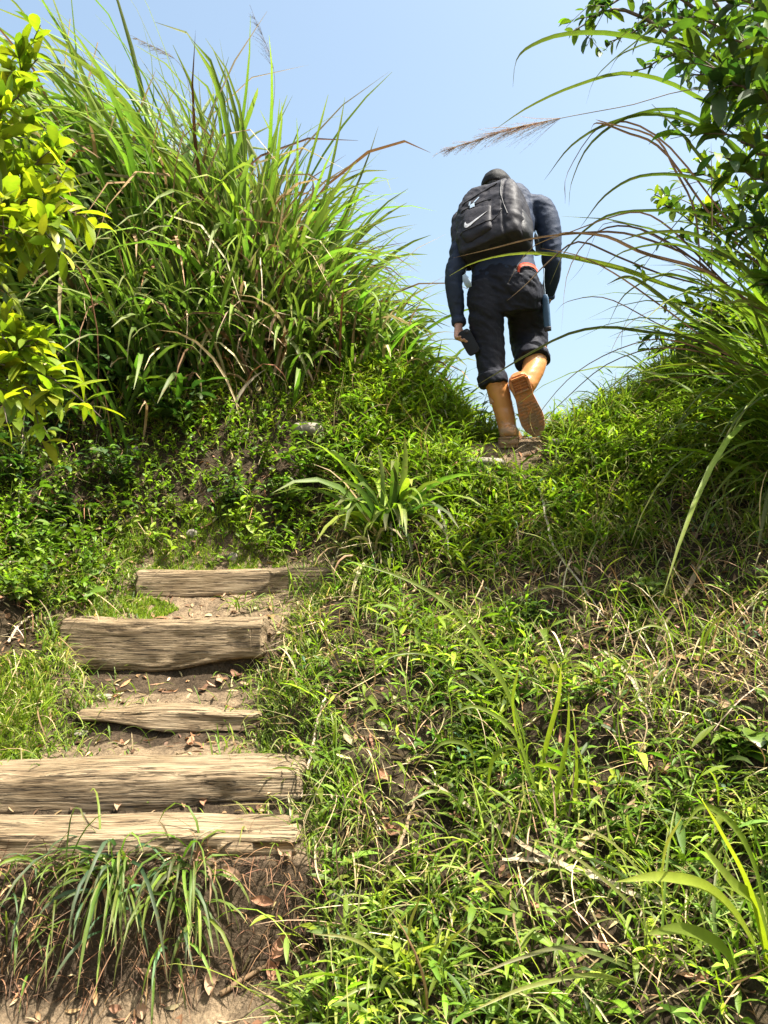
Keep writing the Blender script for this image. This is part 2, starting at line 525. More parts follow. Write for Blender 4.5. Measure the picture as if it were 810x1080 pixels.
# ------------------------------------------------------------------ ribbons (blades and leaves)
def nrm(v): return v / np.maximum(np.linalg.norm(v, axis=-1, keepdims=True), 1e-9)


PROF_GRASS = A([.55, .85, 1.0, .98, .86, .62, .06])
PROF_LEAF = A([.10, .72, 1.0, .72, .05])
PROF_OVAL = A([.10, .85, 1.0, .80, .05])


def ribbons(P0, D0, L, W, bend, prof, fold=.15, roll=None, col=None, tip=None, tipmix=0.0, twist=0.0, G=None):
    """N curved strips, three vertices across, folded along the midrib.
    bend: (N,3) added to the direction over the whole length"""
    n = len(P0); k = len(prof)
    D = nrm(np.asarray(D0, float)); P = np.asarray(P0, float).copy()
    L = np.broadcast_to(L, (n,)).astype(float); W = np.broadcast_to(W, (n,)).astype(float)
    bend = np.broadcast_to(bend, (n, 3))
    S = np.cross(D, A([0, 0, 1.0])); bad = np.linalg.norm(S, axis=1) < .05
    S[bad] = A([1.0, 0, 0]); S = nrm(S)
    if roll is not None:
        c, s_ = np.cos(roll)[:, None], np.sin(roll)[:, None]
        S = nrm(S * c + np.cross(D, S) * s_)
    tw = np.broadcast_to(twist, (n,))
    out = np.empty((n, k, 3, 3))
    cc = np.empty((n, k, 3, 3)) if col is not None else None
    for i in range(k):
        S_ = nrm(S - D * (S * D).sum(1, keepdims=True))
        if np.any(tw):
            a = (tw * i / (k - 1))[:, None]
            S_ = nrm(S_ * np.cos(a) + np.cross(D, S_) * np.sin(a))
        Nn = np.cross(S_, D)
        hw = (W * prof[i] * .5)[:, None]
        out[:, i, 0] = P - S_ * hw + Nn * hw * fold * 2
        out[:, i, 1] = P
        out[:, i, 2] = P + S_ * hw + Nn * hw * fold * 2
        if col is not None:
            t = i / (k - 1)
            c0 = col if tip is None else col * (1 - tipmix * t ** 3) + tip * tipmix * t ** 3
            cc[:, i, 0] = c0; cc[:, i, 2] = c0; cc[:, i, 1] = c0 * 1.12
        P = P + D * (L / (k - 1))[:, None]
        D = nrm(D + bend / (k - 1) * (1 + 1.2 * i / (k - 1)))
    V = out.reshape(-1, 3)
    base = np.arange(n)[:, None] * (k * 3)
    q = []
    for i in range(k - 1):
        for j in (0, 1):
            q.append([i * 3 + j, i * 3 + j + 1, (i + 1) * 3 + j + 1, (i + 1) * 3 + j])
    F = (base[:, :, None] + A(q)[None]).reshape(-1, 4)
    return V, F, (cc.reshape(-1, 3) if col is not None else None)


def pick(pal, n, jit=.22, r=None):
    r = r or rng
    pal = A(pal)
    c = pal[r.integers(0, len(pal), n)] * A([1.10, 1.08, 1.0])
    return c * np.exp(r.normal(0, jit, (n, 1))) * np.exp(r.normal(0, .06, (n, 3)))


P_BRIGHT = [(.120, .180, .016), (.145, .205, .018), (.095, .155, .016), (.165, .215, .026)]
P_MID = [(.068, .118, .015), (.085, .138, .017), (.055, .092, .016), (.105, .155, .020)]
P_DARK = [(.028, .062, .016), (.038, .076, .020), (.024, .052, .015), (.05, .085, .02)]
P_BLUE = [(.045, .095, .045), (.06, .11, .055), (.04, .08, .035)]
P_LIME = [(.185, .235, .018), (.215, .255, .022), (.15, .215, .02), (.125, .185, .018)]
P_STRAW = [(.32, .25, .145), (.25, .18, .10), (.40, .33, .21), (.17, .115, .06), (.22, .16, .09)]
P_BROWN = [(.16, .085, .045), (.22, .12, .065), (.11, .065, .04)]
STRAW = A([.38, .28, .15])


def rdir(n, up=1.0, spread=1.0, r=None):
    r = r or rng
    a = r.uniform(0, 2 * np.pi, n)
    s = spread * np.sqrt(r.uniform(.02, 1, n))
    return nrm(np.stack([np.cos(a) * s, np.sin(a) * s, np.full(n, up)], 1))


def tube(P, R, seg=6):
    """tapered tube along a polyline; returns V,F"""
    P = np.asarray(P, float); k = len(P)
    R = np.broadcast_to(R, (k,))
    T = nrm(np.gradient(P, axis=0))
    ref = A([0.3, 0.2, 1.0]) if abs(T[0, 2]) < .9 else A([1.0, 0.1, 0])
    S = nrm(np.cross(T, ref)); B = np.cross(T, S)
    a = np.linspace(0, 2 * np.pi, seg, endpoint=False)
    V = P[:, None] + (S[:, None] * np.cos(a)[None, :, None] + B[:, None] * np.sin(a)[None, :, None]) * R[:, None, None]
    V = V.reshape(-1, 3)
    F = [[i * seg + j, i * seg + (j + 1) % seg, (i + 1) * seg + (j + 1) % seg, (i + 1) * seg + j] for i in range(k - 1) for j in range(seg)]
    return V, A(F)


def smoothline(P, m=24):
    """Catmull-Rom through the points"""
    P = np.asarray(P, float)
    Q = np.vstack([2 * P[0] - P[1], P, 2 * P[-1] - P[-2]])
    k = len(P) - 1
    u = np.linspace(0, k, m)
    i = np.minimum(u.astype(int), k - 1); t = (u - i)[:, None]
    a, b, c, d = Q[i], Q[i + 1], Q[i + 2], Q[i + 3]
    return .5 * (2 * b + (c - a) * t + (2 * a - 5 * b + 4 * c - d) * t ** 2 + (3 * b - a - 3 * c + d) * t ** 3)


def strip(P, width, col, fold=.2, prof=None, roll=0.0, tip=None, tipmix=0.6, m=22, sunny=False):
    """one long blade along a hand-placed curve"""
    P = smoothline(P, m)
    T = nrm(np.gradient(P, axis=0))
    S = nrm(np.cross(T, A([0, 0, 1.0]) + 0 * T))
    S1 = nrm(S * math.cos(roll) + np.cross(T, S) * math.sin(roll)); S2 = nrm(S * math.cos(roll) - np.cross(T, S) * math.sin(roll))
    sv = A(tuple(sdir))
    S = S1 if not sunny or np.abs(np.cross(S1, T) @ sv).mean() > np.abs(np.cross(S2, T) @ sv).mean() else S2
    Nn = np.cross(S, T)
    t = np.linspace(0, 1, m)
    pw = np.interp(t, np.linspace(0, 1, len(PROF_GRASS)), PROF_GRASS) if prof is None else np.interp(t, np.linspace(0, 1, len(prof)), prof)
    hw = (width * pw * .5)[:, None]
    V = np.stack([P - S * hw + Nn * hw * fold * 2, P, P + S * hw + Nn * hw * fold * 2], 1).reshape(-1, 3)
    F = [[i * 3 + j, i * 3 + j + 1, (i + 1) * 3 + j + 1, (i + 1) * 3 + j] for i in range(m - 1) for j in (0, 1)]
    c = np.repeat(A(col)[None], m, 0)
    if tip is not None:
        c = c * (1 - tipmix * t[:, None] ** 1.5) + A(tip) * tipmix * t[:, None] ** 1.5
    return V, A(F), np.repeat(c, 3, 0)


# ------------------------------------------------------------------ timber steps
def log_step(x0, x1, yf, depth, ztop, height, label, sag=0.0, seed=0, chip=0.0):
    L = x1 - x0; nx, na = 200, 56
    u = np.linspace(0, 1, nx)
    a = np.linspace(0, 2 * np.pi, na, endpoint=False)
    e = 0.30
    ca, sa = np.cos(a), np.sin(a)
    cy = np.sign(ca) * np.abs(ca) ** e * depth / 2
    cz = np.sign(sa) * np.abs(sa) ** e * height / 2
    V = np.zeros((nx, na, 3))
    V[:, :, 0] = (u[:, None] - .5) * L
    V[:, :, 1] = cy[None]; V[:, :, 2] = cz[None]
    P = V.reshape(-1, 3).copy()
    q = P * A([2.2, 26, 26]) + seed * 13.7
    rad = nrm(P * A([0, 1, 1]))
    gr = fbm(q, 4, seed)
    P += rad * (gr * .008)[:, None]
    crack = fbm(P * A([1.3, 20, 20]) + seed * 5 + 3, 3, seed + 4)
    P -= rad * (np.clip(.10 - np.abs(crack), 0, 1) * .09)[:, None]
    lo = fbm(P * A([2.5, 4, 4]) + seed * 3, 3, seed + 8)
    P += rad * (lo * .006)[:, None]
    uu = (P[:, 0] / L + .5)
    P[:, 2] += -sag * np.sin(uu * np.pi) + .012 * fbm(P * A([3, 0, 0]) + seed, 2, seed + 2) * (P[:, 2] > 0)
    # rounded, split ends
    endr = np.clip((np.abs(uu - .5) - .485) / .015, 0, 1)
    P[:, 1:] *= (1 - .30 * endr ** 2)[:, None]
    P[:, 0] += (fbm(P * A([0, 30, 30]) + seed, 2, seed + 6) * .018) * (np.abs(uu - .5) > .44)
    if chip:   # the underside has rotted away at one end
        k = (P[:, 2] < 0) * sstep(.45, .9, 1 - uu if chip < 0 else uu)
        P[:, 2] += k * abs(chip) * height
    F = [[i * na + j, i * na + (j + 1) % na, (i + 1) * na + (j + 1) % na, (i + 1) * na + j] for i in range(nx - 1) for j in range(na)]
    n0 = len(P)
    P = np.vstack([P, P[:na].mean(0) + A([-.004, 0, 0]), P[-na:].mean(0) + A([.004, 0, 0])])
    F = [f for f in F] + [[n0, (j + 1) % na, j] for j in range(na)] + [[n0 + 1, (nx - 1) * na + j, (nx - 1) * na + (j + 1) % na] for j in range(na)]
    o = mk('timber_step', P, F, M['wood'])
    o.location = ((x0 + x1) / 2, yf + depth / 2, ztop - height / 2)
    tag(o, label, 'step', 'timber steps of the path')
    return o


z1 = at(0, 880, 2.60)[2]; z2 = at(0, 815, 2.93)[2]; z3 = at(0, 750, 3.50)[2]; z4 = at(0, 652, 3.90)[2]; z5 = at(0, 600, 4.30)[2]
log_step(-1.62, -.265, 2.60, .23, z1, .11, 'lowest timber step, pale cracked top, half buried in crumbly earth above the hanging grass', seed=1, chip=.3)
o = log_step(-1.66, -.285, 2.93, .26, z2, .17, 'long squared timber step with smooth pale front, second from the bottom', seed=2, chip=.25)
o.rotation_euler = (0, -.012, .015)
o = log_step(-1.33, -.535, 3.50, .17, z3, .095, 'thin plank step in the middle of the stair with a rotten lower edge', seed=3, chip=-.45)
o.rotation_euler = (0, .01, -.01)
o = log_step(-1.57, -.575, 3.90, .16, z4, .25, 'tall thick timber step with deep horizontal grain, second from the top', seed=4, chip=.22, sag=.012)
o.rotation_euler = (0, .0, -.02)
o = log_step(-1.33, -.235, 4.30, .18, z5, .16, 'topmost timber step beside the moss at the foot of the left bank', seed=5)
o.rotation_euler = (0, -.015, .02)

# ------------------------------------------------------------------ ground cover
def scatter(n, x0, x1, y0, y1, keep):
    x = rng.uniform(x0, x1, n); y = rng.uniform(y0, y1, n)
    k = rng.uniform(0, 1, n) < keep(x, y)
    x, y = x[k], y[k]
    z, nn = Hn(x, y)
    return np.stack([x, y, z], 1), nn


def sprigs(P, Nn, bag, stem_bag, nl, h, L, W, pal, prof, up=.7, droop=.7, hj=.4, spread=.8, cj=.25):
    """low leafy shoots: short stems with alternate leaves"""
    n = len(P)
    hh = h * np.exp(rng.normal(0, hj, n))
    d = nrm(Nn * (1 - up) + A([0, 0, up]) + rng.normal(0, .35, (n, 3)))
    tint = pick(pal, n, cj)
    if stem_bag is not None:
        stem_bag.add(*ribbons(P, d, hh, .004, rng.normal(0, .2, (n, 3)), A([1, 1, .8]), .3, None, tint * .8 + A([.02, .01, 0])))
    az0 = rng.uniform(0, 2 * np.pi, n)
    for k in range(nl):
        t = (k + 1) / nl
        p = P + d * (hh * t)[:, None]
        az = az0 + k * 2.4
        out = np.stack([np.cos(az), np.sin(az), np.zeros(n)], 1) * spread + d * .55 + A([0, 0, .12])
        s = np.exp(rng.normal(0, .28, n)) * (1.05 - .3 * t)
        c = tint * np.exp(rng.normal(0, .14, (n, 1)))
        bag.add(*ribbons(p, out, L * s, W * s, A([0, 0, -1.0]) * (droop * rng.uniform(.3, 1.5, n))[:, None], prof, .16, rng.normal(0, .35, n), c))


def right_side(x, y):
    return (x > np.interp(y, *XR) - .10) * (1 - bare(x, y) ** 2 * (.97)) * ((y > 2.0) | (x > -.25))


def left_side(x, y):
    return (x < np.interp(y, [0, 2.6, 4.4, 4.75, 5.2, 5.8], [-1.5, -1.5, -1.36, .02, .45, .4])) * (1 - bare(x, y))


patch = lambda x, y, k, s: np.clip(.5 + fbm(xy0(x, y, k), 3, s) * 1.6, 0, 1)

# right bank: bamboo-like leafy creeping grass
lb, sb = Bag(), Bag()
clear = lambda x, y: (1 - np.exp(-(((x - .02) / .28) ** 2 + ((y - 4.38) / .14) ** 2) * 1.2)) * (1 - .96 * np.exp(-(((x - .76) / .30) ** 4 + ((y - 4.72) / .20) ** 4)))
gap = lambda x, y: .32 + .68 * sstep(.30, .52, patch(x, y, 3.4, 49))
rim = lambda x, y: sstep(3.9, 4.6, y + .25 * fbm(xy0(x, y, 2), 2, 33))
P, Nn = scatter(5800, -.5, 3.0, 1.5, 5.6, lambda x, y: right_side(x, y) * clear(x, y) * gap(x, y) * np.clip(.08 + .92 * patch(x, y, 1.7, 31) ** 1.4 + .6 * (1 - sstep(2.15, 2.7, y)), 0, 1))
sprigs(P, Nn, lb, sb, 5, .11, .095, .0165, P_BRIGHT + P_MID + P_LIME[:1], PROF_LEAF, .55, .8, cj=.42, spread=1.0)
P, Nn = scatter(3600, -.5, 3.0, 1.5, 5.6, lambda x, y: right_side(x, y) * clear(x, y) * gap(x, y) * patch(x, y, 2.3, 37) ** 1.5)
sprigs(P, Nn, lb, sb, 4, .07, .05, .016, P_MID + P_BLUE[:1], PROF_LEAF, .5, .6)
P, Nn = scatter(5200, -.2, 3.0, 3.6, 5.6, lambda x, y: right_side(x, y) * clear(x, y) * rim(x, y))
sprigs(P, Nn, lb, sb, 5, .12, .09, .014, P_BRIGHT + P_LIME[:3], PROF_LEAF, .65, .7)
V = lb.mk('leafy_ground_cover', M['grass'])
tag(V, 'low bright green leafy grass creeping all over the right bank', 'ground cover', kind='stuff')
V = sb.mk('ground_cover_stems', M['grass'])
tag(V, 'thin green stems tangled among the low leaves of the right bank', 'ground cover', kind='stuff')

# right bank: fine grass blades and straw
gb = Bag()
P, Nn = scatter(19000, -.5, 3.0, 1.5, 5.6, lambda x, y: right_side(x, y) * clear(x, y) * gap(x, y) * (.3 + .7 * patch(x, y, 1.9, 41)))
n = len(P)
gb.add(*ribbons(P, nrm(Nn * .5 + rdir(n, .8, 1.0)), rng.lognormal(-2.0, .42, n), rng.uniform(.003, .008, n), A([0, 0, -1.0]) * rng.uniform(.3, 2.0, (n, 1)) + rng.normal(0, .35, (n, 3)), PROF_GRASS, .2, None, pick(P_MID + P_BRIGHT + P_LIME[:2] + P_BRIGHT, n), STRAW, .4))
P, Nn = scatter(3600, -.5, 3.0, 1.5, 5.6, lambda x, y: right_side(x, y) * clear(x, y) * patch(x, y, 1.3, 47) ** 2)
P = np.repeat(P, 4, 0) + rng.normal(0, .012, (len(P) * 4, 3)) * A([1, 1, .3]); Nn = np.repeat(Nn, 4, 0)
n = len(P)
gb.add(*ribbons(P, nrm(Nn * .5 + rdir(n, .8, 1.0)), rng.uniform(.12, .30, n), rng.uniform(.006, .013, n), A([0, 0, -1.0]) * rng.uniform(.5, 2.0, (n, 1)) + rng.normal(0, .3, (n, 3)), PROF_GRASS, .2, rng.normal(0, .4, n), pick(P_MID + P_BRIGHT, n), STRAW, .4))
tag(gb.mk('fine_grass', M['grass']), 'fine green grass blades mixed over the right bank', 'grass', kind='stuff')
db = Bag()
P, Nn = scatter(13000, -.6, 3.0, 1.5, 5.6, lambda x, y: right_side(x, y) * clear(x, y) * (.25 + .75 * (1 - patch(x, y, 1.7, 31))) * (.55 + .45 * sstep(2.2, 2.8, y)))
n = len(P)
db.add(*ribbons(P + Nn * .02, nrm(Nn * rng.uniform(0, .6, (n, 1)) + rng.normal(0, .8, (n, 3)) * A([1, 1, .5])), np.minimum(rng.lognormal(-1.7, .5, n), .38), rng.uniform(.002, .007, n), rng.normal(0, .6, (n, 3)) + A([0, 0, -.5]), PROF_GRASS, .2, None, pick(P_STRAW, n, .3)))
tag(db.mk('dry_grass_tangle', M['straw']), 'dry straw-coloured grass tangled over the right bank', 'dry grass', kind='stuff')

# left bank: small broad leaves, creepers
lb, sb = Bag(), Bag()
P, Nn = scatter(15000, -3.2, .6, 3.4, 6.6, lambda x, y: left_side(x, y) * (.3 + .7 * patch(x, y, 2.0, 51)) * (y > 3.9) * (1 - .75 * sstep(4.95, 5.25, y) * sstep(-1.4, -.9, x)))
sprigs(P, Nn, lb, sb, 5, .09, .036, .017, P_MID + P_BRIGHT + P_BRIGHT + P_LIME[2:], PROF_OVAL, .5, .5, cj=.35)  # lime greens in the mix stand in for fill light on this shaded bank
P, Nn = scatter(1600, -3.2, .5, 3.9, 6.2, lambda x, y: left_side(x, y) * (.1 + .9 * patch(x, y, 1.6, 53) ** 2) * (1 - .85 * sstep(4.95, 5.3, y) * sstep(-1.4, -.9, x)))
sprigs(P, Nn, lb, sb, 6, .16, .062, .027, P_MID + P_MID + P_BRIGHT, PROF_OVAL, .6, .6)
P, Nn = scatter(6500, -1.6, .7, 4.6, 6.4, lambda x, y: left_side(x, y) * sstep(4.85, 5.3, y) * patch(x, y, 1.5, 57))
sprigs(P, Nn, lb, sb, 4, .06, .035, .013, P_BRIGHT + P_LIME, PROF_OVAL, .6, .5)
tag(lb.mk('creeping_leaves', M['leaf']), 'small dark and light creeping leaves covering the left bank', 'ground cover', kind='stuff')
tag(sb.mk('creeper_stems', M['grass']), 'thin stems of the creepers on the left bank', 'ground cover', kind='stuff')
gb = Bag()
P, Nn = scatter(9000, -3.0, .7, 2.6, 6.6, lambda x, y: left_side(x, y) * (.2 + .8 * patch(x, y, 2.4, 61)))
n = len(P)
P2, N2 = scatter(9000, -1.6, .7, 4.8, 6.0, lambda x, y: left_side(x, y) * sstep(4.85, 5.2, y) * (.3 + .7 * patch(x, y, 2.4, 63)))
gb.add(*ribbons(P2, rdir(len(P2), 1, .8), rng.lognormal(-2.7, .4, len(P2)), rng.uniform(.003, .008, len(P2)), A([0, 0, -1.0]) * rng.uniform(.3, 1.6, (len(P2), 1)), PROF_GRASS, .2, None, pick(P_BRIGHT + P_LIME + P_STRAW[:2], len(P2)), STRAW, .3))
x_ = rng.uniform(-1.7, -.15, 18000); y_ = rng.uniform(2.6, 4.6, 18000)
e_ = np.minimum(x_ - np.interp(y_, *XL), np.interp(y_, *XR) - x_)
k_ = (rng.uniform(0, 1, 18000) < .9 * np.exp(-np.maximum(e_, 0) / .085)) & (e_ > -.2)
z_, n_e = Hn(x_[k_], y_[k_]); m_ = len(z_)
gb.add(*ribbons(np.stack([x_[k_], y_[k_], z_], 1), rdir(m_, 1, .9), rng.lognormal(-2.75, .45, m_), rng.uniform(.003, .008, m_), A([0, 0, -1.0]) * rng.uniform(.3, 1.8, (m_, 1)), PROF_GRASS, .2, None, pick(P_BRIGHT + P_MID + P_STRAW[:1], m_), STRAW, .3))
gb.add(*ribbons(P, nrm(Nn * .4 + rdir(n, .9, .9)), rng.lognormal(-2.25, .42, n), rng.uniform(.003, .007, n), A([0, 0, -1.0]) * rng.uniform(.3, 2.0, (n, 1)) + rng.normal(0, .3, (n, 3)), PROF_GRASS, .2, None, pick(P_BRIGHT + P_MID + P_LIME[:2] + P_STRAW[:1], n), STRAW, .4))
tag(gb.mk('fine_grass', M['grass']), 'fine grass blades scattered over the left bank', 'grass', kind='stuff')
db = Bag()
P, Nn = scatter(8500, -3.0, .8, 2.6, 6.6, lambda x, y: left_side(x, y) * (.15 + .85 * patch(x, y, 2.1, 67)))
n = len(P)
db.add(*ribbons(P + Nn * .015, nrm(Nn * rng.uniform(0, .5, (n, 1)) + rng.normal(0, .8, (n, 3)) * A([1, 1, .6])), np.minimum(rng.lognormal(-1.8, .5, n), .36), rng.uniform(.002, .006, n), rng.normal(0, .6, (n, 3)) + A([0, 0, -.6]), PROF_GRASS, .2, None, pick(P_STRAW + P_BROWN, n, .3)))
tag(db.mk('dry_grass_tangle', M['straw']), 'dry stalks and straw tangled over the left bank', 'dry grass', kind='stuff')

# leaf litter and crumbs of straw on soil everywhere
lt = Bag()
P, Nn = scatter(9000, -2.0, 2.6, 1.9, 5.4, lambda x, y: .3 + .3 * (1 - bare(x, y)) + .45 * patch(x, y, 3, 71))
n = len(P)
lt.add(*ribbons(P + Nn * .006, np.cross(Nn, rng.normal(0, 1, (n, 3))), rng.lognormal(-3.2, .4, n), rng.lognormal(-4.5, .5, n), rng.normal(0, .5, (n, 3)), PROF_LEAF, .2, rng.normal(0, .5, n), pick(P_BROWN + P_STRAW[:2] + [(.30, .17, .10)], n, .3)))
tag(lt.mk('leaf_litter', M['straw']), 'small brown crumbs of leaf litter strewn on the soil', 'leaf litter', kind='stuff')

# roots and rootlets hanging out of the earth face under the lowest step
rb = Bag()
n = 800
x = rng.uniform(-1.55, -.2, n); y = rng.uniform(2.44, 2.61, n); z, nn = Hn(x, y)
rb.add(*ribbons(np.stack([x, y, z], 1), nrm(nn + rng.normal(0, .8, (n, 3))), rng.lognormal(-2.3, .5, n), rng.uniform(.0015, .004, n), A([0, 0, -1.6]) + rng.normal(0, .8, (n, 3)), A([1, 1, .9, .8, .5, .2]), .3, None, pick(P_BROWN, n, .3) * .8))
tag(rb.mk('root_tangle', M['straw']), 'brown rootlets matted in the earth face under the lowest step', 'roots', kind='stuff')

# moss and very short turf beside the upper steps
def moss(cx, cy, rx, ry, n, name, label, hgt=.018, pal=P_BRIGHT + P_LIME):
    a = rng.uniform(0, 2 * np.pi, n); r = np.sqrt(rng.uniform(0, 1, n))
    x = cx + np.cos(a) * r * rx; y = cy + np.sin(a) * r * ry
    k = fbm(xy0(x, y, 9), 3, 77) > -.25 + .5 * (r - .6)
    x, y = x[k], y[k]
    z, nn = Hn(x, y); n = len(x)
    b = Bag().add(*ribbons(np.stack([x, y, z - .002], 1), rdir(n, 1, .7), hgt * rng.lognormal(0, .4, n), rng.uniform(.002, .005, n), A([0, 0, -1.0]) * rng.uniform(0, 1.2, (n, 1)), A([1, .8, .1]), .2, None, pick(pal, n, .2)))
    tag(b.mk(name, M['moss']), label, 'moss', kind='stuff')


moss(-1.05, 4.58, .50, .17, 16000, 'moss', 'bright green moss on the ledge behind the topmost step')
moss(-1.38, 4.16, .32, .13, 9000, 'moss', 'mossy turf on the tread behind the tall thick step')
moss(-1.62, 3.40, .22, .28, 6000, 'moss', 'yellow green turf left of the thin plank step', .03)
moss(-1.55, 3.26, .16, .12, 2500, 'moss', 'little moss patch at the left end of the second timber step')
moss(-.15, 5.2, .5, .35, 5000, 'moss', 'short sunlit turf on the shoulder of the left bank', .025, P_BRIGHT)

# ------------------------------------------------------------------ clumps of grass
def clump(name, base, label, cat, group, n, L, W, spread, up, lean, pal, gravity=1.2, radius=.08, dry=0.0, tipmix=.35, wind=None, dryL=None, mat='grass', fold=.2, Lj=.25, seed=None):
    base = A(base, dtype=float)
    root = empty(name, base, label, cat, group)
    off = rng.normal(0, radius, (n, 3)) * A([1, 1, 0])
    P = base + off
    P[:, 2] = H(P[:, 0], P[:, 1]) - .01
    d = nrm(rdir(n, up, spread) + off / max(radius, .01) * .16 + A(lean))
    LL = L * np.exp(rng.normal(0, Lj, n))
    bend = A([0, 0, -gravity]) * rng.uniform(.45, 1.5, (n, 1)) + (0 if wind is None else A(wind) * rng.uniform(.5, 1.4, (n, 1))) + rng.normal(0, .18, (n, 3))
    b = Bag().add(*ribbons(P, d, LL, W * rng.uniform(.6, 1.2, n), bend, PROF_GRASS if L < .6 else np.interp(np.linspace(0, 1, 10), np.linspace(0, 1, 7), PROF_GRASS), fold, rng.normal(0, .8, n), pick(pal, n, .3), STRAW, tipmix, rng.normal(0, .5, n)))
    b.mk('blades', M[mat], root, base)
    m = int(n * dry)
    if m >= 16:
        off = rng.normal(0, radius * 1.1, (m, 3)) * A([1, 1, 0])
        P = base + off; P[:, 2] = H(P[:, 0], P[:, 1]) - .01
        d = nrm(rdir(m, up * .8, spread * 1.1) + A(lean) * .6)
        b = Bag().add(*ribbons(P, d, (dryL or L * .6) * np.exp(rng.normal(0, .35, m)), W * rng.uniform(.3, .8, m), A([0, 0, -1.8]) * rng.uniform(.4, 1.6, (m, 1)) + rng.normal(0, .4, (m, 3)), PROF_GRASS, .25, rng.normal(0, .8, m), pick(P_STRAW + P_BROWN[:1], m, .3), None, 0, rng.normal(0, 1.2, m)))
        b.mk('dry_blades', M['straw'], root, base)
    return root


def plume(root, base, pts, ncol, length, side, n=46, cname='plume'):
    """a feathery seed head at the end of a thin culm; two parts: culm and plume"""
    P = smoothline(pts, 30)
    V, F = tube(P, np.linspace(.0035, .0012, 30), 5)
    c = A([.16, .13, .07])
    mk('culm', V, F, M['straw'], root, base, np.repeat(c[None], len(V), 0))
    k = np.linspace(30 - max(3, int(30 * length)), 29, n).astype(int)
    T = nrm(np.gradient(P, axis=0))
    b = Bag()
    d = nrm(T[k] * .9 + A(side) * rng.uniform(.15, .55, (n, 1)) + rng.normal(0, .14, (n, 3)))
    tot = np.linalg.norm(P[-1] - P[30 - max(3, int(30 * length))])
    f = np.linspace(1, .25, n)
    b.add(*ribbons(P[k], d, tot * .42 * f * rng.uniform(.7, 1.2, n), .0026, A(side) * .35 + rng.normal(0, .15, (n, 3)), A([1, 1, 1, .9, .8, .6, .4]), .3, None, pick(ncol, n, .2)))
    # tiny spikelets
    sp = np.repeat(np.arange(n), 7)
    tt = rng.uniform(.15, .95, len(sp))
    q = P[k][sp] + d[sp] * (tot * .42 * f[sp] * tt)[:, None] + A(side) * (tot * .42 * f[sp] * tt ** 2 * .18)[:, None]
    b.add(*ribbons(q, nrm(d[sp] + rng.normal(0, .3, (len(sp), 3))), .012, .002, A([0, 0, 0]), A([.6, 1, .2]), .3, None, pick(ncol, len(sp), .2)))
    b.mk(cname, M['straw'], root, base)


# big feather-grass clumps along the left ridge
GRP = 'tall grass clumps along the left ridge'
WND = (-.8, 0, 0)
LEFT = [  # px, py (foot), metres, n, L, label, lean
    (20, 330, 5.5, 160, 2.1, 'tall arching grass clump behind the yellow green shrub at the left edge', (-.10, 0, .2), (-.9, 0, 0)),
    (75, 325, 5.9, 170, 2.2, 'tall wind-bent grass clump between the shrub and the first pale canes', (-.03, 0, .2), (-.9, 0, 0)),
    (130, 345, 5.8, 170, 2.2, 'grass clump in front with pale dead canes rising through it', (0, -.05, .15), (-.8, 0, 0)),
    (180, 340, 6.2, 190, 2.3, 'highest grass clump, its long tips swept left against the sky', (.0, 0, .25), (-.95, 0, 0)),
    (235, 355, 6.1, 190, 1.95, 'upright grass clump below the tall feathery plume', (.0, 0, .25), (-.5, 0, 0)),
    (285, 370, 6.0, 190, 1.45, 'dense grass clump with broad blades leaning right against the sky', (.05, 0, .25), (.05, 0, 0)),
    (330, 385, 5.9, 180, 1.0, 'rounded grass clump full of brown dead stems', (.03, -.05, .15), (.1, 0, 0)),
    (375, 392, 5.85, 150, .66, 'low spreading grass clump on the ridge shoulder', (.05, -.05, .15), (.1, 0, 0)),
    (415, 398, 5.7, 120, .46, 'last small grass clump at the right end of the left ridge', (.06, -.05, .15), (.1, 0, 0)),
    (105, 365, 5.35, 120, 1.05, 'mid-height bright grass clump in front of the pale canes', (-.03, -.12, .15), (-.3, 0, 0)),
    (165, 375, 5.45, 130, 1.10, 'mid-height bright grass clump with bleached hanging blades, left of the broad upright leaf', (-.02, -.12, .15), (-.3, 0, 0)),
    (225, 380, 5.6, 120, 1.0, 'mid-height grass clump directly behind the plant with one broad upright leaf', (0, -.12, .15), (-.2, 0, 0)),
    (285, 388, 5.6, 120, .80, 'short front grass clump with many fallen dead blades at its foot', (.02, -.12, .15), (0, 0, 0)),
]
for px, py, Y, n_, L_, lab, lean, wnd in LEFT:
    p = at(px, py, Y)
    p[2] = H(p[:1], p[1:2])[0]
    r = clump('tall_grass_clump', p, lab, 'grass clump', GRP, int(n_ * 1.6), L_ * .93, .040 if L_ > 1.2 else .032, .42, 1.05, lean, [(.058, .122, .016), (.072, .140, .018), (.050, .100, .017), (.090, .160, .022), (.110, .180, .020)], 1.35, .17, .9 if px > 220 else .5, .35, wnd, L_ * (.62 if px > 220 else .5), Lj=.11)
    if 'plume' in lab:
        plume(r, p, [p, at(283, 260, 6.1), at(285, 150, 6.1), at(289, 75, 6.1), at(266, 12, 6.1)], [(.10, .09, .11), (.16, .14, .15)], .27, (-.5, 0, -.2))
    if 'dead canes' in lab:
        b = Bag()
        for q in ([(58, 170), (66, 90), (74, 20)], [(70, 165), (90, 95), (103, 45)], [(60, 180), (80, 130), (98, 70)]):
            pts = [at(q[0][0] + 10, 300, 5.7)] + [at(a_, b_, 5.6) for a_, b_ in q]
            V, F = tube(smoothline(pts, 16), np.linspace(.008, .004, 16), 6)
            b.add(V, F, np.repeat(A([[.42, .33, .2]]), len(V), 0))
        b.mk('dead_canes', M['straw'], r, p)
    if 'highest' in lab:
        plume(r, p, [p, at(205, 210, 6.2), at(202, 120, 6.15), at(190, 68, 6.1), at(140, 38, 6.1)], [(.22, .18, .15), (.3, .25, .2)], .25, (-.3, 0, -.5))

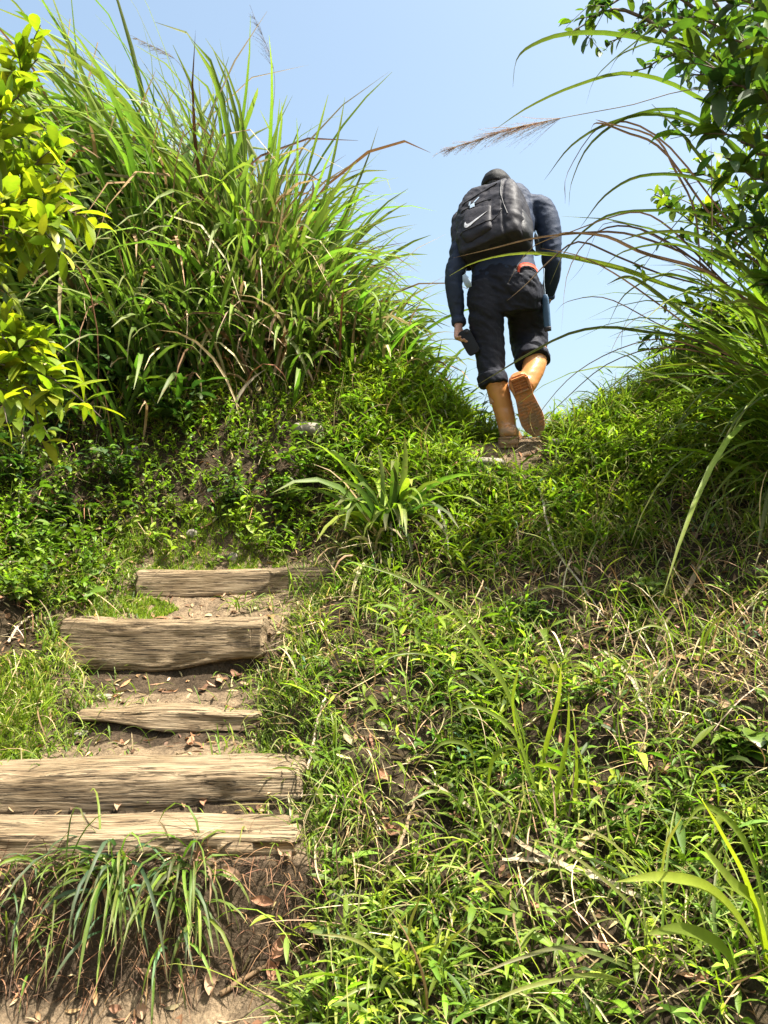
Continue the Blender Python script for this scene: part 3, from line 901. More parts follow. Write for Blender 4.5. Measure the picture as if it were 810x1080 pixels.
# bleached hanging blades at the front foot of the ridge grass
# smaller tufts, all standing on the banks: (px, py of the foot, n, L, W, lean, label, palette, gravity, dry)
TUFTS = [
    (408, 565, 60, .50, .036, (0, -.2, .25), 'strap-leaved tussock with broad arching blades at the top of the steps, below the walker', P_MID + P_DARK[:2] + P_BRIGHT[:2], 1.6, .16),
    (395, 588, 18, .34, .018, (-.1, -.3, 0), 'small tussock with pale bleached blades drooping in front of the strap-leaved one', P_STRAW[:3] + P_MID, 2.0, .3),
    (118, 925, 66, .25, .011, (-.1, -.6, -.25), 'hanging grass tussock with bluish blades growing out of the earth under the lowest step', P_BLUE[:1] + P_MID, 2.3, .22),
    (195, 930, 60, .25, .011, (.25, -.6, -.25), 'hanging grass tussock beside the bluish one, with brown dead blades', P_MID + P_MID + P_BLUE[:1], 2.3, .4),
    (15, 970, 26, .16, .008, (-.1, -.4, .1), 'grass tussock at the left edge beside the lowest step', P_MID + P_BLUE, 2.0, .7),
    (65, 945, 20, .20, .008, (-.1, -.5, .1), 'thin grass tuft left of the hanging tussocks', P_MID + P_STRAW[:1], 2.2, .6),
    (378, 850, 42, .17, .007, (-.1, -.25, .1), 'short bright tuft on the bank beside the second timber step', P_BRIGHT, 1.6, .4),
    (380, 895, 40, .17, .005, (-.1, -.4, .1), 'brown and green tuft hanging at the edge of the stairwell', P_STRAW + P_MID, 2.0, .9),
    (540, 560, 20, .24, .010, (0, -.2, .1), 'small tuft with pale curled blades on the bank under the boots', P_BLUE + P_STRAW[:1], 2.2, .3),
    (355, 470, 16, .34, .014, (0, -.15, .2), 'tuft with whitish upright blade on the left bank below the ridge grass', P_STRAW[:3] + P_MID, 1.2, .4),
    (410, 530, 30, .24, .008, (.2, -.2, .1), 'fine grass tuft behind the strap-leaved tussock', P_MID, 1.6, .3),
    (130, 618, 40, .12, .006, (0, -.15, .1), 'dark green tuft on the tread left of the topmost step', P_MID + P_DARK, 1.4, .2),
    (255, 640, 26, .15, .006, (.2, -.35, .1), 'arching tuft growing over the tread below the topmost step', P_BRIGHT, 1.9, .2),
    (320, 625, 34, .20, .008, (-.1, -.3, .1), 'green tuft covering the right end of the topmost step', P_BRIGHT + P_MID, 1.6, .2),
    (50, 700, 70, .13, .006, (0, -.2, .1), 'yellow green turf tuft left of the tall thick step', P_BRIGHT + P_LIME, 1.6, .2),
    (30, 745, 60, .11, .005, (0, -.2, .1), 'low yellow green tuft left of the thin plank step', P_BRIGHT + P_LIME, 1.6, .3),
    (120, 755, 14, .09, .006, (.1, -.3, .1), 'tiny tuft under the rotten plank step', P_BRIGHT, 1.5, .1),
    (645, 440, 70, .30, .009, (-.15, 0, .2), 'bushy grass tuft on the crest right of the walker', P_MID + P_BRIGHT, 1.3, .3),
    (700, 420, 70, .34, .010, (-.15, -.1, .2), 'tall bright grass tuft below the dark arching blades', P_BRIGHT + P_MID, 1.3, .3),
    (610, 462, 50, .22, .006, (-.25, 0, .2), 'thin pale grass tuft at the edge of the crest, next to the raised boot', P_MID + P_STRAW[:2], 1.4, .4),
    (480, 455, 40, .16, .006, (.2, -.1, .2), 'little grass tuft on the crest left of the boots', P_MID + P_BRIGHT, 1.4, .4),
]
for px, py, n_, L_, W_, lean, lab, pal, grav, dry in TUFTS:
    p = hit(px, py)
    clump('grass_tussock' if L_ > .2 else 'grass_tuft', p, lab, 'grass tuft', 'grass tufts growing on the banks', n_, L_, W_, .8, .85, lean, pal, grav, .035 if L_ > .14 else .06, dry, .3)

# hand-measured long blades in tufts of the right bank
def blades(name, base_px, arcs, label, cat, group, col, W, mat='grass', tipmix=.5, dY=0.0):
    p = hit(*base_px) if len(base_px) == 2 else at(*base_px)
    root = empty(name, p, label, cat, group)
    b = Bag()
    for arc in arcs:
        wd = W
        if isinstance(arc, tuple): arc, wd = arc
        base_Y = p[1]
        pts = []
        m = len(arc)
        for i, q in enumerate(arc):
            Y = base_Y + dY * i / max(m - 1, 1) if len(q) == 2 else q[2]
            pts.append(at(q[0], q[1], Y))
        c = A(col[rng.integers(len(col))]) * math.exp(rng.normal(0, .15))
        V, F, C = strip(pts, wd, c, .22, None, rng.normal(.95, .3), STRAW, tipmix, sunny=True)
        mk('blade', V, F, M['lime'], root, p, C)
    return root


GT = 'long-bladed grass tufts on the right bank'
blades('grass_tussock', (560, 840), [[(560, 840), (550, 770), (520, 700), (480, 645), (430, 612), (365, 590)], [(560, 842), (548, 775), (528, 720), (500, 690), (470, 665)],
       [(556, 842), (545, 780), (540, 740), (548, 700)], [(565, 840), (575, 790), (588, 740), (592, 700)], ([(550, 845), (520, 760), (470, 700), (420, 690), (380, 720)], .008)],
       'tall tuft of long bright blades arching left across the middle of the bank', 'grass tuft', GT, P_BRIGHT + P_LIME, 0.016, tipmix=.15, dY=-.25)
blades('grass_tussock', (500, 890), [[(505, 890), (502, 830), (495, 790), (470, 782), (450, 800)], [(500, 890), (512, 840), (520, 800), (545, 790), (560, 830)], [(498, 890), (480, 845), (455, 835), (425, 850)]],
       'thin tuft with one blade curling over, near the centre of the bank', 'grass tuft', GT, P_BRIGHT + P_LIME, 0.014, tipmix=.15, dY=-.15)
blades('grass_tussock', (580, 870), [[(580, 872), (588, 830), (598, 780), (600, 730)], [(578, 872), (560, 820), (540, 770), (500, 745), (470, 760)], [(584, 872), (605, 840), (607, 790), (603, 740)]],
       'upright tuft of two straight bright blades right of the bank centre', 'grass tuft', GT, P_BRIGHT + P_LIME, 0.014, tipmix=.15, dY=-.12)
blades('grass_tussock', (800, 1020), [[(815, 1075), (805, 1000), (785, 930), (760, 880), (735, 835)], [(812, 1060), (790, 990), (750, 940), (700, 925), (650, 930)], [(818, 1050), (800, 960), (770, 930), (735, 885)],
       [(790, 1050), (760, 1000), (720, 980), (680, 985)], ([(825, 1040), (790, 900), (745, 850), (715, 880)], .016)],
       'tuft of broad glossy blades rising at the lower right corner', 'grass tuft', GT, P_BRIGHT + P_LIME, 0.030, tipmix=.15, dY=-.3)
blades('grass_tussock', (720, 1010), [[(720, 1075), (690, 1000), (660, 950), (600, 900), (560, 885)], [(725, 1060), (700, 960), (700, 900), (720, 860)], [(715, 1060), (660, 1020), (600, 1000), (550, 1010), (500, 1030)], [(700, 1070), (640, 1030), (560, 1040), (490, 1070)], [(735, 1075), (730, 1000), (690, 940), (640, 885), (590, 870)]],
       'sprawling tuft of narrow blades in front of the lower right corner tuft', 'grass tuft', GT, P_MID + P_BRIGHT, .011, dY=-.3)
blades('grass_tussock', (440, 1050), [[(440, 1060), (400, 1010), (370, 990), (330, 985)], [(440, 1055), (430, 990), (445, 940)], [(450, 1060), (470, 1000), (500, 970)], [(435, 1055), (390, 1040), (350, 1060)]],
       'small bright tuft at the foot of the bank by the dirt', 'grass tuft', GT, P_BRIGHT, .010, dY=-.1)
blades('grass_tussock', (620, 640), [[(620, 640), (600, 600), (575, 570), (545, 560)], [(622, 640), (640, 600), (660, 585)], [(618, 642), (590, 620), (560, 625), (540, 650)], [(620, 640), (612, 590), (615, 560)]],
       'small tuft of fine blades below the crest on the right bank', 'grass tuft', GT, P_BRIGHT, .009, dY=-.12)
blades('grass_tussock', (735, 720), [[(735, 720), (720, 680), (690, 660), (660, 670)], [(735, 720), (745, 670), (770, 640)], [(733, 722), (705, 705), (680, 730)], [(738, 720), (770, 690), (800, 700)]],
       'small tuft under the shaded right edge of the bank', 'grass tuft', GT, P_MID + P_BRIGHT, .010, dY=-.12)

# ------------------------------------------------------------------ arching feather grass on the right
def arch(base_px, label, arcs, extra=None):
    p = at(*base_px); p[2] = min(p[2], H(p[:1], p[1:2])[0])
    root = empty('arching_grass_clump', p, label, 'grass clump', 'dark arching grass clumps at the right edge')
    for pts, wd, kind in arcs:
        m = len(pts)
        Q = []
        for i, q in enumerate(pts):
            Q.append(at(q[0], q[1], q[2] if len(q) > 2 else base_px[2] + .15 - .1 * i / m))
        if kind == 'g':
            c = A(P_MID[rng.integers(len(P_MID))])
            V, F, C = strip(Q, wd, c, .2, None, rng.normal(.75, .35), A([.14, .09, .06]), .65)
        elif kind == 'y':
            V, F, C = strip(Q, wd, A([.16, .20, .02]), .2, A([.3, .6, 1, 1, .6, .3, .08]), .9, STRAW * .8, .5)
        else:
            c = A([(.10, .062, .048), (.15, .095, .07), (.07, .045, .04)][rng.integers(3)])
            V, F, C = strip(Q, wd, c, .3, None, rng.normal(.3, .4), STRAW, .4)
        mk('dry_blade' if kind == 'b' else 'blade', V, F, M['straw' if kind == 'b' else 'grass'], root, p, C)
    if extra:
        n_, L_, up, left = extra
        P0 = p + rng.normal(0, .10, (n_, 3)) * A([1, 1, .3])
        d = nrm(A([-left, -.1, up]) + rng.normal(0, .28, (n_, 3)))
        Bag().add(*ribbons(P0, d, L_ * np.exp(rng.normal(0, .22, n_)), 0.026 * rng.uniform(.5, 1.2, n_), A([-.25, -.1, -1.25]) * rng.uniform(.5, 1.5, (n_, 1)) + rng.normal(0, .15, (n_, 3)), np.interp(np.linspace(0, 1, 10), np.linspace(0, 1, 7), PROF_GRASS), .2, rng.normal(0, .4, n_), pick(P_MID + P_BRIGHT[:2], n_, .25), STRAW * .6, .5)).mk('leaf_tuft', M['grass'], root, p)
    return root, p


R1 = [([(860, 330), (810, 130), (735, 60), (660, 38), (600, 36), (562, 48), (545, 64), (541, 92)], .030, 'g'),
      ([(850, 330), (800, 160), (730, 100), (665, 78), (610, 90), (560, 112), (520, 138)], .026, 'g'),
      ([(850, 330), (790, 180), (720, 118), (650, 128), (605, 152), (574, 190)], .020, 'g'),
      ([(860, 320), (800, 180), (730, 130), (670, 122), (625, 150), (604, 190), (600, 218)], .022, 'g'),
      ([(850, 330), (800, 230), (740, 190), (680, 185), (640, 205), (612, 240)], .018, 'g'),
      ([(860, 330), (800, 250), (740, 225), (690, 222), (640, 228), (600, 260), (580, 300)], .016, 'g'),
      ([(850, 320), (800, 140), (760, 60), (710, 20), (670, 45), (630, 80), (618, 110)], .016, 'g'),
      ([(850, 320), (810, 60), (770, -20), (720, -10), (680, 20), (640, 50)], .020, 'g'),
      ([(850, 320), (790, 110), (720, 45), (660, 55), (640, 80)], .014, 'g'),
      ([(855, 330), (760, 240), (700, 160), (660, 140), (630, 130), (622, 140)], .014, 'b'),
      ([(740, 300), (733, 225), (712, 180), (690, 145), (640, 130), (628, 126)], .012, 'b'),
      ([(750, 330), (751, 240), (750, 150)], .008, 'b'),
      ([(850, 340), (780, 250), (700, 150), (640, 130), (600, 180), (596, 215)], .012, 'b')]
r_, p_ = arch((860, 340, 4.1), 'upper arching grass clump with long green blades and a pinkish plume against the sky', R1, (95, 1.3, 1.0, .45))
plume(r_, p_, [p_, at(820, 160, 4.1), at(750, 96, 4.1), at(660, 112, 4.05), at(600, 123, 4.05), at(540, 136, 4.0), at(466, 160, 4.0)], [(.34, .26, .22), (.26, .19, .17), (.42, .34, .28)], .36, (-.1, 0, -.35), 150)
R2 = [([(830, 350), (785, 318), (745, 280), (710, 245), (680, 226), (650, 228), (600, 246), (560, 262), (535, 300)], .020, 'b'),
      ([(835, 355), (780, 315), (735, 275), (690, 255), (650, 245), (600, 247), (560, 252), (520, 262), (478, 272)], .012, 'b'),
      ([(835, 350), (780, 312), (740, 285), (680, 268), (640, 250), (600, 246), (585, 248)], .020, 'b'),
      ([(835, 352), (770, 305), (720, 265), (670, 240), (630, 245), (600, 285), (592, 350)], .010, 'b'),
      ([(835, 352), (770, 310), (700, 290), (650, 270), (610, 255), (580, 275), (555, 300), (535, 317)], .010, 'b'),
      ([(835, 355), (760, 320), (700, 300), (660, 285), (620, 275), (580, 268), (540, 268), (500, 277), (474, 291)], .026, 'y'),
      ([(835, 355), (770, 320), (720, 285), (690, 300), (660, 340), (655, 370)], .008, 'b'),
      ([(835, 350), (790, 330), (740, 300), (700, 290), (660, 310), (640, 345)], .012, 'g'),
      ([(835, 350), (780, 300), (720, 260), (660, 265), (630, 290)], .018, 'g'),
      ([(835, 350), (790, 290), (740, 250), (690, 245), (650, 255)], .020, 'g'),
      ([(835, 352), (760, 300), (700, 255), (640, 235), (615, 280), (598, 300)], .007, 'b'),
      ([(835, 352), (765, 330), (700, 325), (660, 345), (640, 380)], .009, 'b')]
arch((840, 365, 4.0), 'middle arching grass clump whose dark thin blades cross in front of the walker', R2, (30, .95, .75, .6))
R3 = [([(840, 400), (790, 385), (750, 365), (720, 355), (680, 350), (640, 345), (600, 352), (560, 372), (530, 390), (500, 408)], .016, 'g'),
      ([(840, 402), (790, 388), (750, 372), (700, 358), (660, 366), (620, 385), (590, 410), (560, 450), (548, 480)], .011, 'b'),
      ([(840, 402), (790, 390), (740, 372), (690, 368), (640, 385), (600, 418), (570, 450), (553, 488)], .011, 'b'),
      ([(840, 404), (780, 390), (720, 385), (660, 400), (620, 425)], .012, 'b'),
      ([(840, 404), (780, 395), (720, 398), (660, 405)], .014, 'b'),
      ([(840, 402), (770, 365), (720, 330), (680, 300), (660, 292), (640, 300)], .022, 'g'),
      ([(840, 402), (770, 375), (700, 325), (650, 290), (610, 270), (570, 262)], .010, 'b'),
      ([(840, 402), (780, 380), (700, 345), (640, 315), (600, 318), (585, 330)], .008, 'b')]
arch((845, 410, 3.9), 'lower arching grass clump with brown blades curving down past the raised boot', R3, (12, .7, .5, .8))

# ------------------------------------------------------------------ shrubs and trees
def shrub(name, base, branches, label, cat, leaf, group=None, leafname='leaves', seed=3, trunk_r=.02, twig=True):
    """branches: list of (points, n_leaves); each is a limb of its own, leaves spread along its outer half"""
    r = np.random.default_rng(seed)
    base = A(base, dtype=float)
    root = empty(name, base, label, cat, group)
    lv = Bag()
    for bi, (pts, nl) in enumerate(branches):
        nl = int(nl * leaf.get('mult', 1.3))
        Q = smoothline(pts, 22)
        Q[1:-1] += r.normal(0, .006, (20, 3))
        V, F = tube(Q, np.linspace(trunk_r * (1 if bi == 0 else .55), .003, 22), 6)
        bb = Bag().add(V, F)
        # twigs
        T = nrm(np.gradient(Q, axis=0))
        tips = [(Q[8:], nl // 2)]
        nt_ = max(2, nl // 12)
        for k in range(nt_):
            i = r.integers(7, 21)
            d = nrm(T[i] + r.normal(0, .7, 3) + A([0, -.1, .1]))
            l = r.uniform(.10, .26) * leaf.get('twig', 1)
            q = Q[i] + d[None] * np.linspace(0, l, 6)[:, None] + A([0, 0, -.05]) * (np.linspace(0, 1, 6) ** 2)[:, None]
            V, F = tube(q, np.linspace(.0035, .0015, 6), 5)
            bb.add(V, F)
            tips.append((q[1:], max(3, (nl - nl // 2) // nt_)))
        bb.mk('trunk' if bi == 0 else 'branch', M['bark'], root, base)
        for q, m in tips:
            t = np.clip(r.beta(2.2, 1.2, m), 0, 1) * (len(q) - 1)
            i = np.minimum(t.astype(int), len(q) - 2)
            p = q[i] + (q[i + 1] - q[i]) * (t - i)[:, None]
            ax = nrm(q[i + 1] - q[i])
            out = nrm(r.normal(0, 1, (m, 3)) + A([0, -.25, .15]))
            d = nrm(ax * .6 + out)
            s = np.exp(r.normal(0, .22, m))
            c = pick(leaf['pal'], m, .2, r)
            lv.add(*ribbons(p, d, leaf['L'] * s, leaf['W'] * s, A([0, 0, -1.0]) * r.uniform(.2, leaf.get('droop', 1.2), (m, 1)), PROF_OVAL if leaf.get('oval') else A([.08, .55, .95, 1.0, .7, .04]), .14, r.normal(0, .45, m), c))
    lv.mk(leafname, M[leaf['mat']], root, base)
    return root


LIMEL = dict(L=.12, W=.037, pal=P_LIME + P_LIME + P_MID[:1], mat='lime', droop=1.0, mult=1.7)
b0 = hit(-90, 620)
Bz = b0 + A([0, 0, .05])
br = [([Bz, at(-90, 450, 3.2), at(-60, 300, 3.15), at(-20, 180, 3.2), at(10, 90, 3.25)], 60)]
for tip, mid, nl in [((40, 62, 3.3), (-20, 130, 3.3), 40), ((22, 95, 3.1), (-30, 170, 3.2), 36), ((5, 70, 3.6), (-30, 150, 3.5), 36), ((66, 200, 3.25), (5, 225, 3.2), 56), ((42, 165, 3.3), (-10, 210, 3.3), 46), ((58, 232, 3.05), (5, 250, 3.1), 50),
                     ((25, 190, 3.5), (-20, 235, 3.4), 40), ((20, 255, 3.3), (-25, 262, 3.2), 36), ((5, 140, 3.1), (-35, 190, 3.1), 30), ((0, 225, 2.95), (-40, 250, 3.0), 34), ((48, 245, 3.2), (0, 248, 3.2), 34)]:
    br.append(([Bz + A([0, 0, .2]), at(-70, 340, 3.2), at(*mid), at(*tip)], nl))
shrub('leafy_shrub', Bz, br, 'yellow green broad-leaved shrub glowing at the upper left edge', 'shrub', LIMEL, seed=4, trunk_r=.03)
b0 = hit(-60, 640)
br = [([b0, at(-60, 540, 3.1), at(-30, 430, 3.05), at(0, 385, 3.05), at(40, 360, 3.0)], 44)]
for tip, mid, nl in [((40, 358, 3.0), (-10, 380, 3.05), 40), ((58, 400, 3.0), (5, 385, 3.0), 46), ((42, 418, 3.05), (0, 395, 3.05), 36), ((5, 385, 2.95), (-35, 400, 3.0), 30), ((8, 420, 2.95), (-25, 405, 3.0), 30)]:
    br.append(([b0 + A([0, 0, .1]), at(-50, 480, 3.05), at(*mid), at(*tip)], nl))
shrub('leafy_shrub', b0, br, 'lower yellow green shrub spray drooping at the left edge above the bank', 'shrub', dict(LIMEL, L=.105, W=.032), seed=5, trunk_r=.016)

# shrub against the right edge, leaf colours darkened to imitate backlit foliage
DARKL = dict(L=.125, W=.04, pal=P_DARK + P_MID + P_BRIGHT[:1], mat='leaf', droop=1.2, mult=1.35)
b0 = hit(870, 480)
br = [([b0, at(870, 380, 3.7), at(850, 240, 3.65), at(820, 120, 3.6), at(790, 0, 3.6), at(770, -60, 3.6)], 70)]
for tip, mid, nl in [((740, 20, 3.5), (800, 60, 3.55), 34), ((765, -20, 3.4), (830, 40, 3.5), 40), ((750, 75, 3.6), (810, 110, 3.6), 40), ((745, 130, 3.7), (800, 160, 3.65), 30), ((780, 175, 3.4), (830, 210, 3.5), 36),
                     ((785, 240, 3.5), (830, 245, 3.55), 30), ((800, 300, 3.6), (840, 310, 3.6), 24), ((800, 90, 3.3), (840, 150, 3.45), 40), ((720, 50, 3.8), (800, 100, 3.75), 30), ((800, 30, 3.35), (840, 80, 3.4), 40),
                     ((880, 150, 3.4), (870, 220, 3.5), 50), ((930, 220, 3.3), (890, 290, 3.5), 50), ((960, 120, 3.5), (900, 200, 3.6), 50), ((900, 330, 3.3), (880, 360, 3.5), 50), ((950, 300, 3.6), (900, 350, 3.6), 50), ((860, 250, 3.2), (865, 300, 3.4), 50), ((880, 60, 3.6), (870, 140, 3.6), 50), ((990, 380, 3.2), (930, 380, 3.4), 50), ((870, 400, 3.2), (870, 400, 3.5), 40)]:
    br.append(([b0 + A([0, 0, .2]), at(865, mid[1] + 60, 3.65), at(*mid), at(*tip)], nl))
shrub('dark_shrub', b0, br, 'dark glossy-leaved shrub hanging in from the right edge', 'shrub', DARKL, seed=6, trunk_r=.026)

# tree behind it with small leaves, its crown cut by the top edge
SMALL = dict(L=.085, W=.034, pal=P_DARK + P_MID + P_BRIGHT[:1], mat='leaf', droop=1.0, oval=True, twig=1.5)  # dark greens in the palette imitate a crown seen against the light
b0 = at(930, 400, 5.6); b0[2] = H(b0[:1], b0[1:2])[0] - .05
br = [([b0, at(920, 250, 5.6), at(880, 120, 5.5), at(820, 20, 5.5), at(740, -60, 5.4)], 60)]
for tip, mid, nl in [((610, 20, 5.3), (720, 0, 5.4), 70), ((640, 45, 5.5), (740, 30, 5.5), 70), ((660, -10, 5.3), (750, -20, 5.4), 60), ((668, 75, 5.4), (760, 60, 5.4), 60), ((625, 0, 5.6), (720, -30, 5.6), 60), ((690, 30, 5.2), (770, 30, 5.3), 60),
                     ((710, 80, 5.5), (790, 90, 5.5), 50), ((740, 20, 5.1), (800, 40, 5.3), 60), ((720, 130, 5.6), (800, 140, 5.6), 50), ((770, 70, 5.0), (830, 90, 5.3), 60), ((690, 60, 5.7), (780, 70, 5.6), 60), ((600, 35, 5.4), (680, 20, 5.4), 40)]:
    br.append(([b0 + A([0, 0, .4]), at(900, 200, 5.6), at(*mid), at(*tip)], nl))
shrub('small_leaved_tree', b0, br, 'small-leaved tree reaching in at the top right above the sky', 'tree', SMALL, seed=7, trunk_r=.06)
# mid green bush behind the dark shrub
b0 = at(860, 420, 4.9); b0[2] = H(b0[:1], b0[1:2])[0] - .03
br = [([b0, at(850, 330, 4.9), at(830, 230, 4.9), at(800, 160, 4.9)], 60)]
for tip, mid, nl in [((730, 215, 4.8), (790, 240, 4.9), 60), ((700, 215, 4.9), (770, 260, 4.9), 36), ((740, 270, 4.8), (800, 290, 4.9), 60), ((700, 320, 4.9), (790, 330, 4.9), 60), ((735, 180, 5.0), (800, 210, 4.9), 50), ((770, 110, 5.0), (810, 160, 5.0), 60),
                     ((690, 365, 4.8), (780, 370, 4.9), 60), ((750, 330, 4.7), (810, 350, 4.8), 60), ((780, 390, 4.6), (830, 390, 4.7), 60), ((780, 200, 4.7), (830, 230, 4.8), 60), ((690, 205, 5.0), (760, 240, 5.0), 24)]:
    br.append(([b0 + A([0, 0, .1]), at(850, mid[1] + 50, 4.9), at(*mid), at(*tip)], nl))
shrub('bush', b0, br, 'mid green small-leaved bush between the arching blades and the right edge', 'bush', dict(SMALL, L=.08, W=.03, mat='lime', mult=2.2, pal=P_MID + P_BRIGHT + P_DARK), seed=8, trunk_r=.022)

# broad-leaved plants in the undergrowth of the left bank
def leafplant(p, label, hgt, nst, L, W, pal, nl=7, group='broad-leaved plants in the undergrowth', mat='gloss', lean=(0, -.25, 0), name='leafy_plant', oval=True):
    root = empty(name, p, label, 'plant', group)
    st, lv = Bag(), Bag()
    for k in range(nst):
        d = nrm(rng.normal(0, .45, 3) + A(lean) + A([0, 0, 1]))
        h = hgt * rng.uniform(.6, 1.15)
        t = np.linspace(0, 1, 8)[:, None]
        q = p + d * h * t + A([d[0], d[1], -.3]) * h * .25 * t ** 2
        V, F = tube(q, np.linspace(.004, .002, 8), 5)
        st.add(V, F, np.repeat(A([[.05, .07, .025]]), len(V), 0))
        i = rng.integers(2, 8, nl)
        pp = q[i]
        az = rng.uniform(0, 2 * np.pi) + np.arange(nl) * 2.4
        out = np.stack([np.cos(az), np.sin(az), rng.uniform(0, .5, nl)], 1)
        s = np.exp(rng.normal(0, .22, nl))
        lv.add(*ribbons(pp, out, L * s, W * s, A([0, 0, -1.0]) * rng.uniform(.3, 1.4, (nl, 1)), PROF_OVAL if oval else A([.08, .55, .95, 1.0, .7, .04]), .14, rng.normal(0, .3, nl), pick(pal, nl, .2)))
    st.mk('stems', M['leaf'], root, p); lv.mk('leaves', M[mat], root, p)
    return root


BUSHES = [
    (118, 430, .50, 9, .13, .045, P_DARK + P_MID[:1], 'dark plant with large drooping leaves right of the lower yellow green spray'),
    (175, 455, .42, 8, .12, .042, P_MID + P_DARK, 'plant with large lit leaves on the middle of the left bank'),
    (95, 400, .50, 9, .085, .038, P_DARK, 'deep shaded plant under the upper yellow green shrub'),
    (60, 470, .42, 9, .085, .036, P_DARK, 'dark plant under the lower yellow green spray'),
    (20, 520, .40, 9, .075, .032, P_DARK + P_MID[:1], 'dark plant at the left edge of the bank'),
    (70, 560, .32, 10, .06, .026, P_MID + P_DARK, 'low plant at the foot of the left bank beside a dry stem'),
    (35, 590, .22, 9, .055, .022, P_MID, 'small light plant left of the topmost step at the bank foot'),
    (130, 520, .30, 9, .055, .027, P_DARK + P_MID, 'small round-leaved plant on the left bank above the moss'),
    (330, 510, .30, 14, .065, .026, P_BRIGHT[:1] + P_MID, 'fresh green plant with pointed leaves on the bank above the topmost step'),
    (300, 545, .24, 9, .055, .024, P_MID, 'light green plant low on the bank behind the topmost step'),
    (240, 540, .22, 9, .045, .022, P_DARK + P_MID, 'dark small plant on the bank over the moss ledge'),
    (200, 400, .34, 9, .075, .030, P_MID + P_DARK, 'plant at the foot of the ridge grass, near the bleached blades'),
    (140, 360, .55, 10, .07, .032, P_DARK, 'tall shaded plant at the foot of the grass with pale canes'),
    (30, 640, .20, 9, .05, .02, P_MID + P_BRIGHT, 'small plant on the left verge beside the mossy tread'),
    (90, 640, .16, 6, .05, .018, P_MID + P_BRIGHT, 'little plant at the left end of the tall thick step'),
    (245, 350, .28, 3, .20, .05, P_BRIGHT, 'single plant with one broad upright leaf at the foot of the ridge grass'),
    (790, 800, .10, 5, .05, .045, P_MID, 'round-leaved creeper at the right edge of the bank'),
    (680, 640, .16, 8, .05, .02, P_MID + P_BRIGHT, 'leafy plant in the half shade of the right bank'),
    (560, 660, .14, 12, .032, .018, P_MID + P_BLUE, 'small-leaved plant in the middle of the right bank'),
    (700, 400, .35, 8, .07, .026, P_MID + P_BRIGHT, 'leafy shoot on the crest right of the walker, under the brown arching blades'),
    (790, 440, .42, 10, .09, .035, P_DARK + P_MID, 'dark plant at the right edge under the arching blades'),
    (770, 390, .5, 10, .09, .03, P_MID + P_DARK, 'leafy plant in the crook of the arching clumps'),
]
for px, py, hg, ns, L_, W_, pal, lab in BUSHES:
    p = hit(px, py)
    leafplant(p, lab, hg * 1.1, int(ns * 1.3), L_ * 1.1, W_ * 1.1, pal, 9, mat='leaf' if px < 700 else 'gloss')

# ------------------------------------------------------------------ dry stalks and sticks
def stalk(name, pts, r0, label, mat='straw', col=(.46, .36, .22), lift=.012, cat='dry stalk', flat=False):
    Q = []
    for q in pts:
        p = hit(q[0], q[1])
        p[2] += (q[2] if len(q) > 2 else lift)
        # stay on the line of sight of the photo when lifted above the slope
        Q.append(p)
    base = Q[0].copy()
    col = tuple(A(col) * .68)
    Q = smoothline(Q, 26); Q[1:-1] += rng.normal(0, .0025, (24, 3))
    if flat:
        V, F, C = strip(Q, r0 * 2, A(col), .2, A([.5, .9, 1, 1, .9, .6, .15]), .4, A(col) * .7, .4, 40)
    else:
        V, F = tube(Q, np.linspace(r0, r0 * .5, 26), 7)
        C = np.repeat(A([col]), len(V), 0) * rng.uniform(.8, 1.15, (len(V), 1))
    o = mk(name, V, F, M[mat], None, base, C)
    tag(o, label, cat)
    return o


stalk('dry_stalk', [(446, 840, .05), (500, 880, .07), (570, 928, .06), (620, 940, .05), (690, 958, .03)], .0075, 'long straw-coloured dead stalk lying across the lower right bank', flat=True)
stalk('dry_stalk', [(530, 930, .06), (585, 935, .06), (660, 960, .05), (740, 985, .03)], .010, 'thick pale dead stalk crossing the lower right bank below the long one', flat=True, col=(.52, .43, .28))
stalk('dry_stalk', [(572, 948, .05), (620, 908, .06), (660, 875, .06), (676, 838, .05)], .008, 'dead stalk rising to the right from the crossing stalks', flat=True, col=(.42, .3, .16))
stalk('dry_stalk', [(555, 520, .12), (572, 550, .12), (582, 590, .08), (610, 625, .05), (640, 660, .03)], .006, 'curved whitish dead blade on the upper right bank under the boots', flat=True, col=(.6, .52, .38))
stalk('dry_stalk', [(638, 700, .05), (665, 735, .06), (690, 775, .04)], .006, 'short pale dead blade in the middle of the right bank', flat=True, col=(.56, .46, .32))
stalk('dry_stalk', [(745, 600, .05), (725, 640, .06), (700, 680, .05), (690, 700, .03)], .016, 'matted dry brown stalk in the shade of the right bank', flat=True, col=(.34, .25, .15))
stalk('dry_stick', [(318, 850, .02), (330, 800, .04), (338, 765, .05), (346, 738, .05)], .006, 'pale thin stick standing against the bank beside the second timber step', 'stick', cat='stick')
stalk('dry_stick', [(232, 1055, .01), (280, 1030, .015), (320, 1005, .02), (352, 985, .02)], .008, 'brown dead stalk lying on the dirt at the foot of the right bank', 'straw', (.30, .19, .10), cat='stick')
stalk('dry_stick', [(8, 682, .02), (22, 668, .03), (36, 655, .03)], .007, 'short broken stick on the left verge beside the tall thick step', 'stick', cat='stick')
stalk('dry_stick', [(0, 600, .02), (50, 592, .03), (98, 590, .02)], .006, 'thin stick lying along the foot of the left bank', 'stick', cat='stick')
stalk('dry_stick', [(16, 585, .02), (20, 540, .08), (22, 500, .14), (26, 460, .20)], .006, 'upright dry stem in front of the dark plants at the left edge', 'stick', cat='stick')
stalk('dry_stick', [(75, 560, .02), (100, 572, .03), (125, 585, .03)], .006, 'leaning brown stick on the left bank foot above the moss', 'stick', cat='stick')
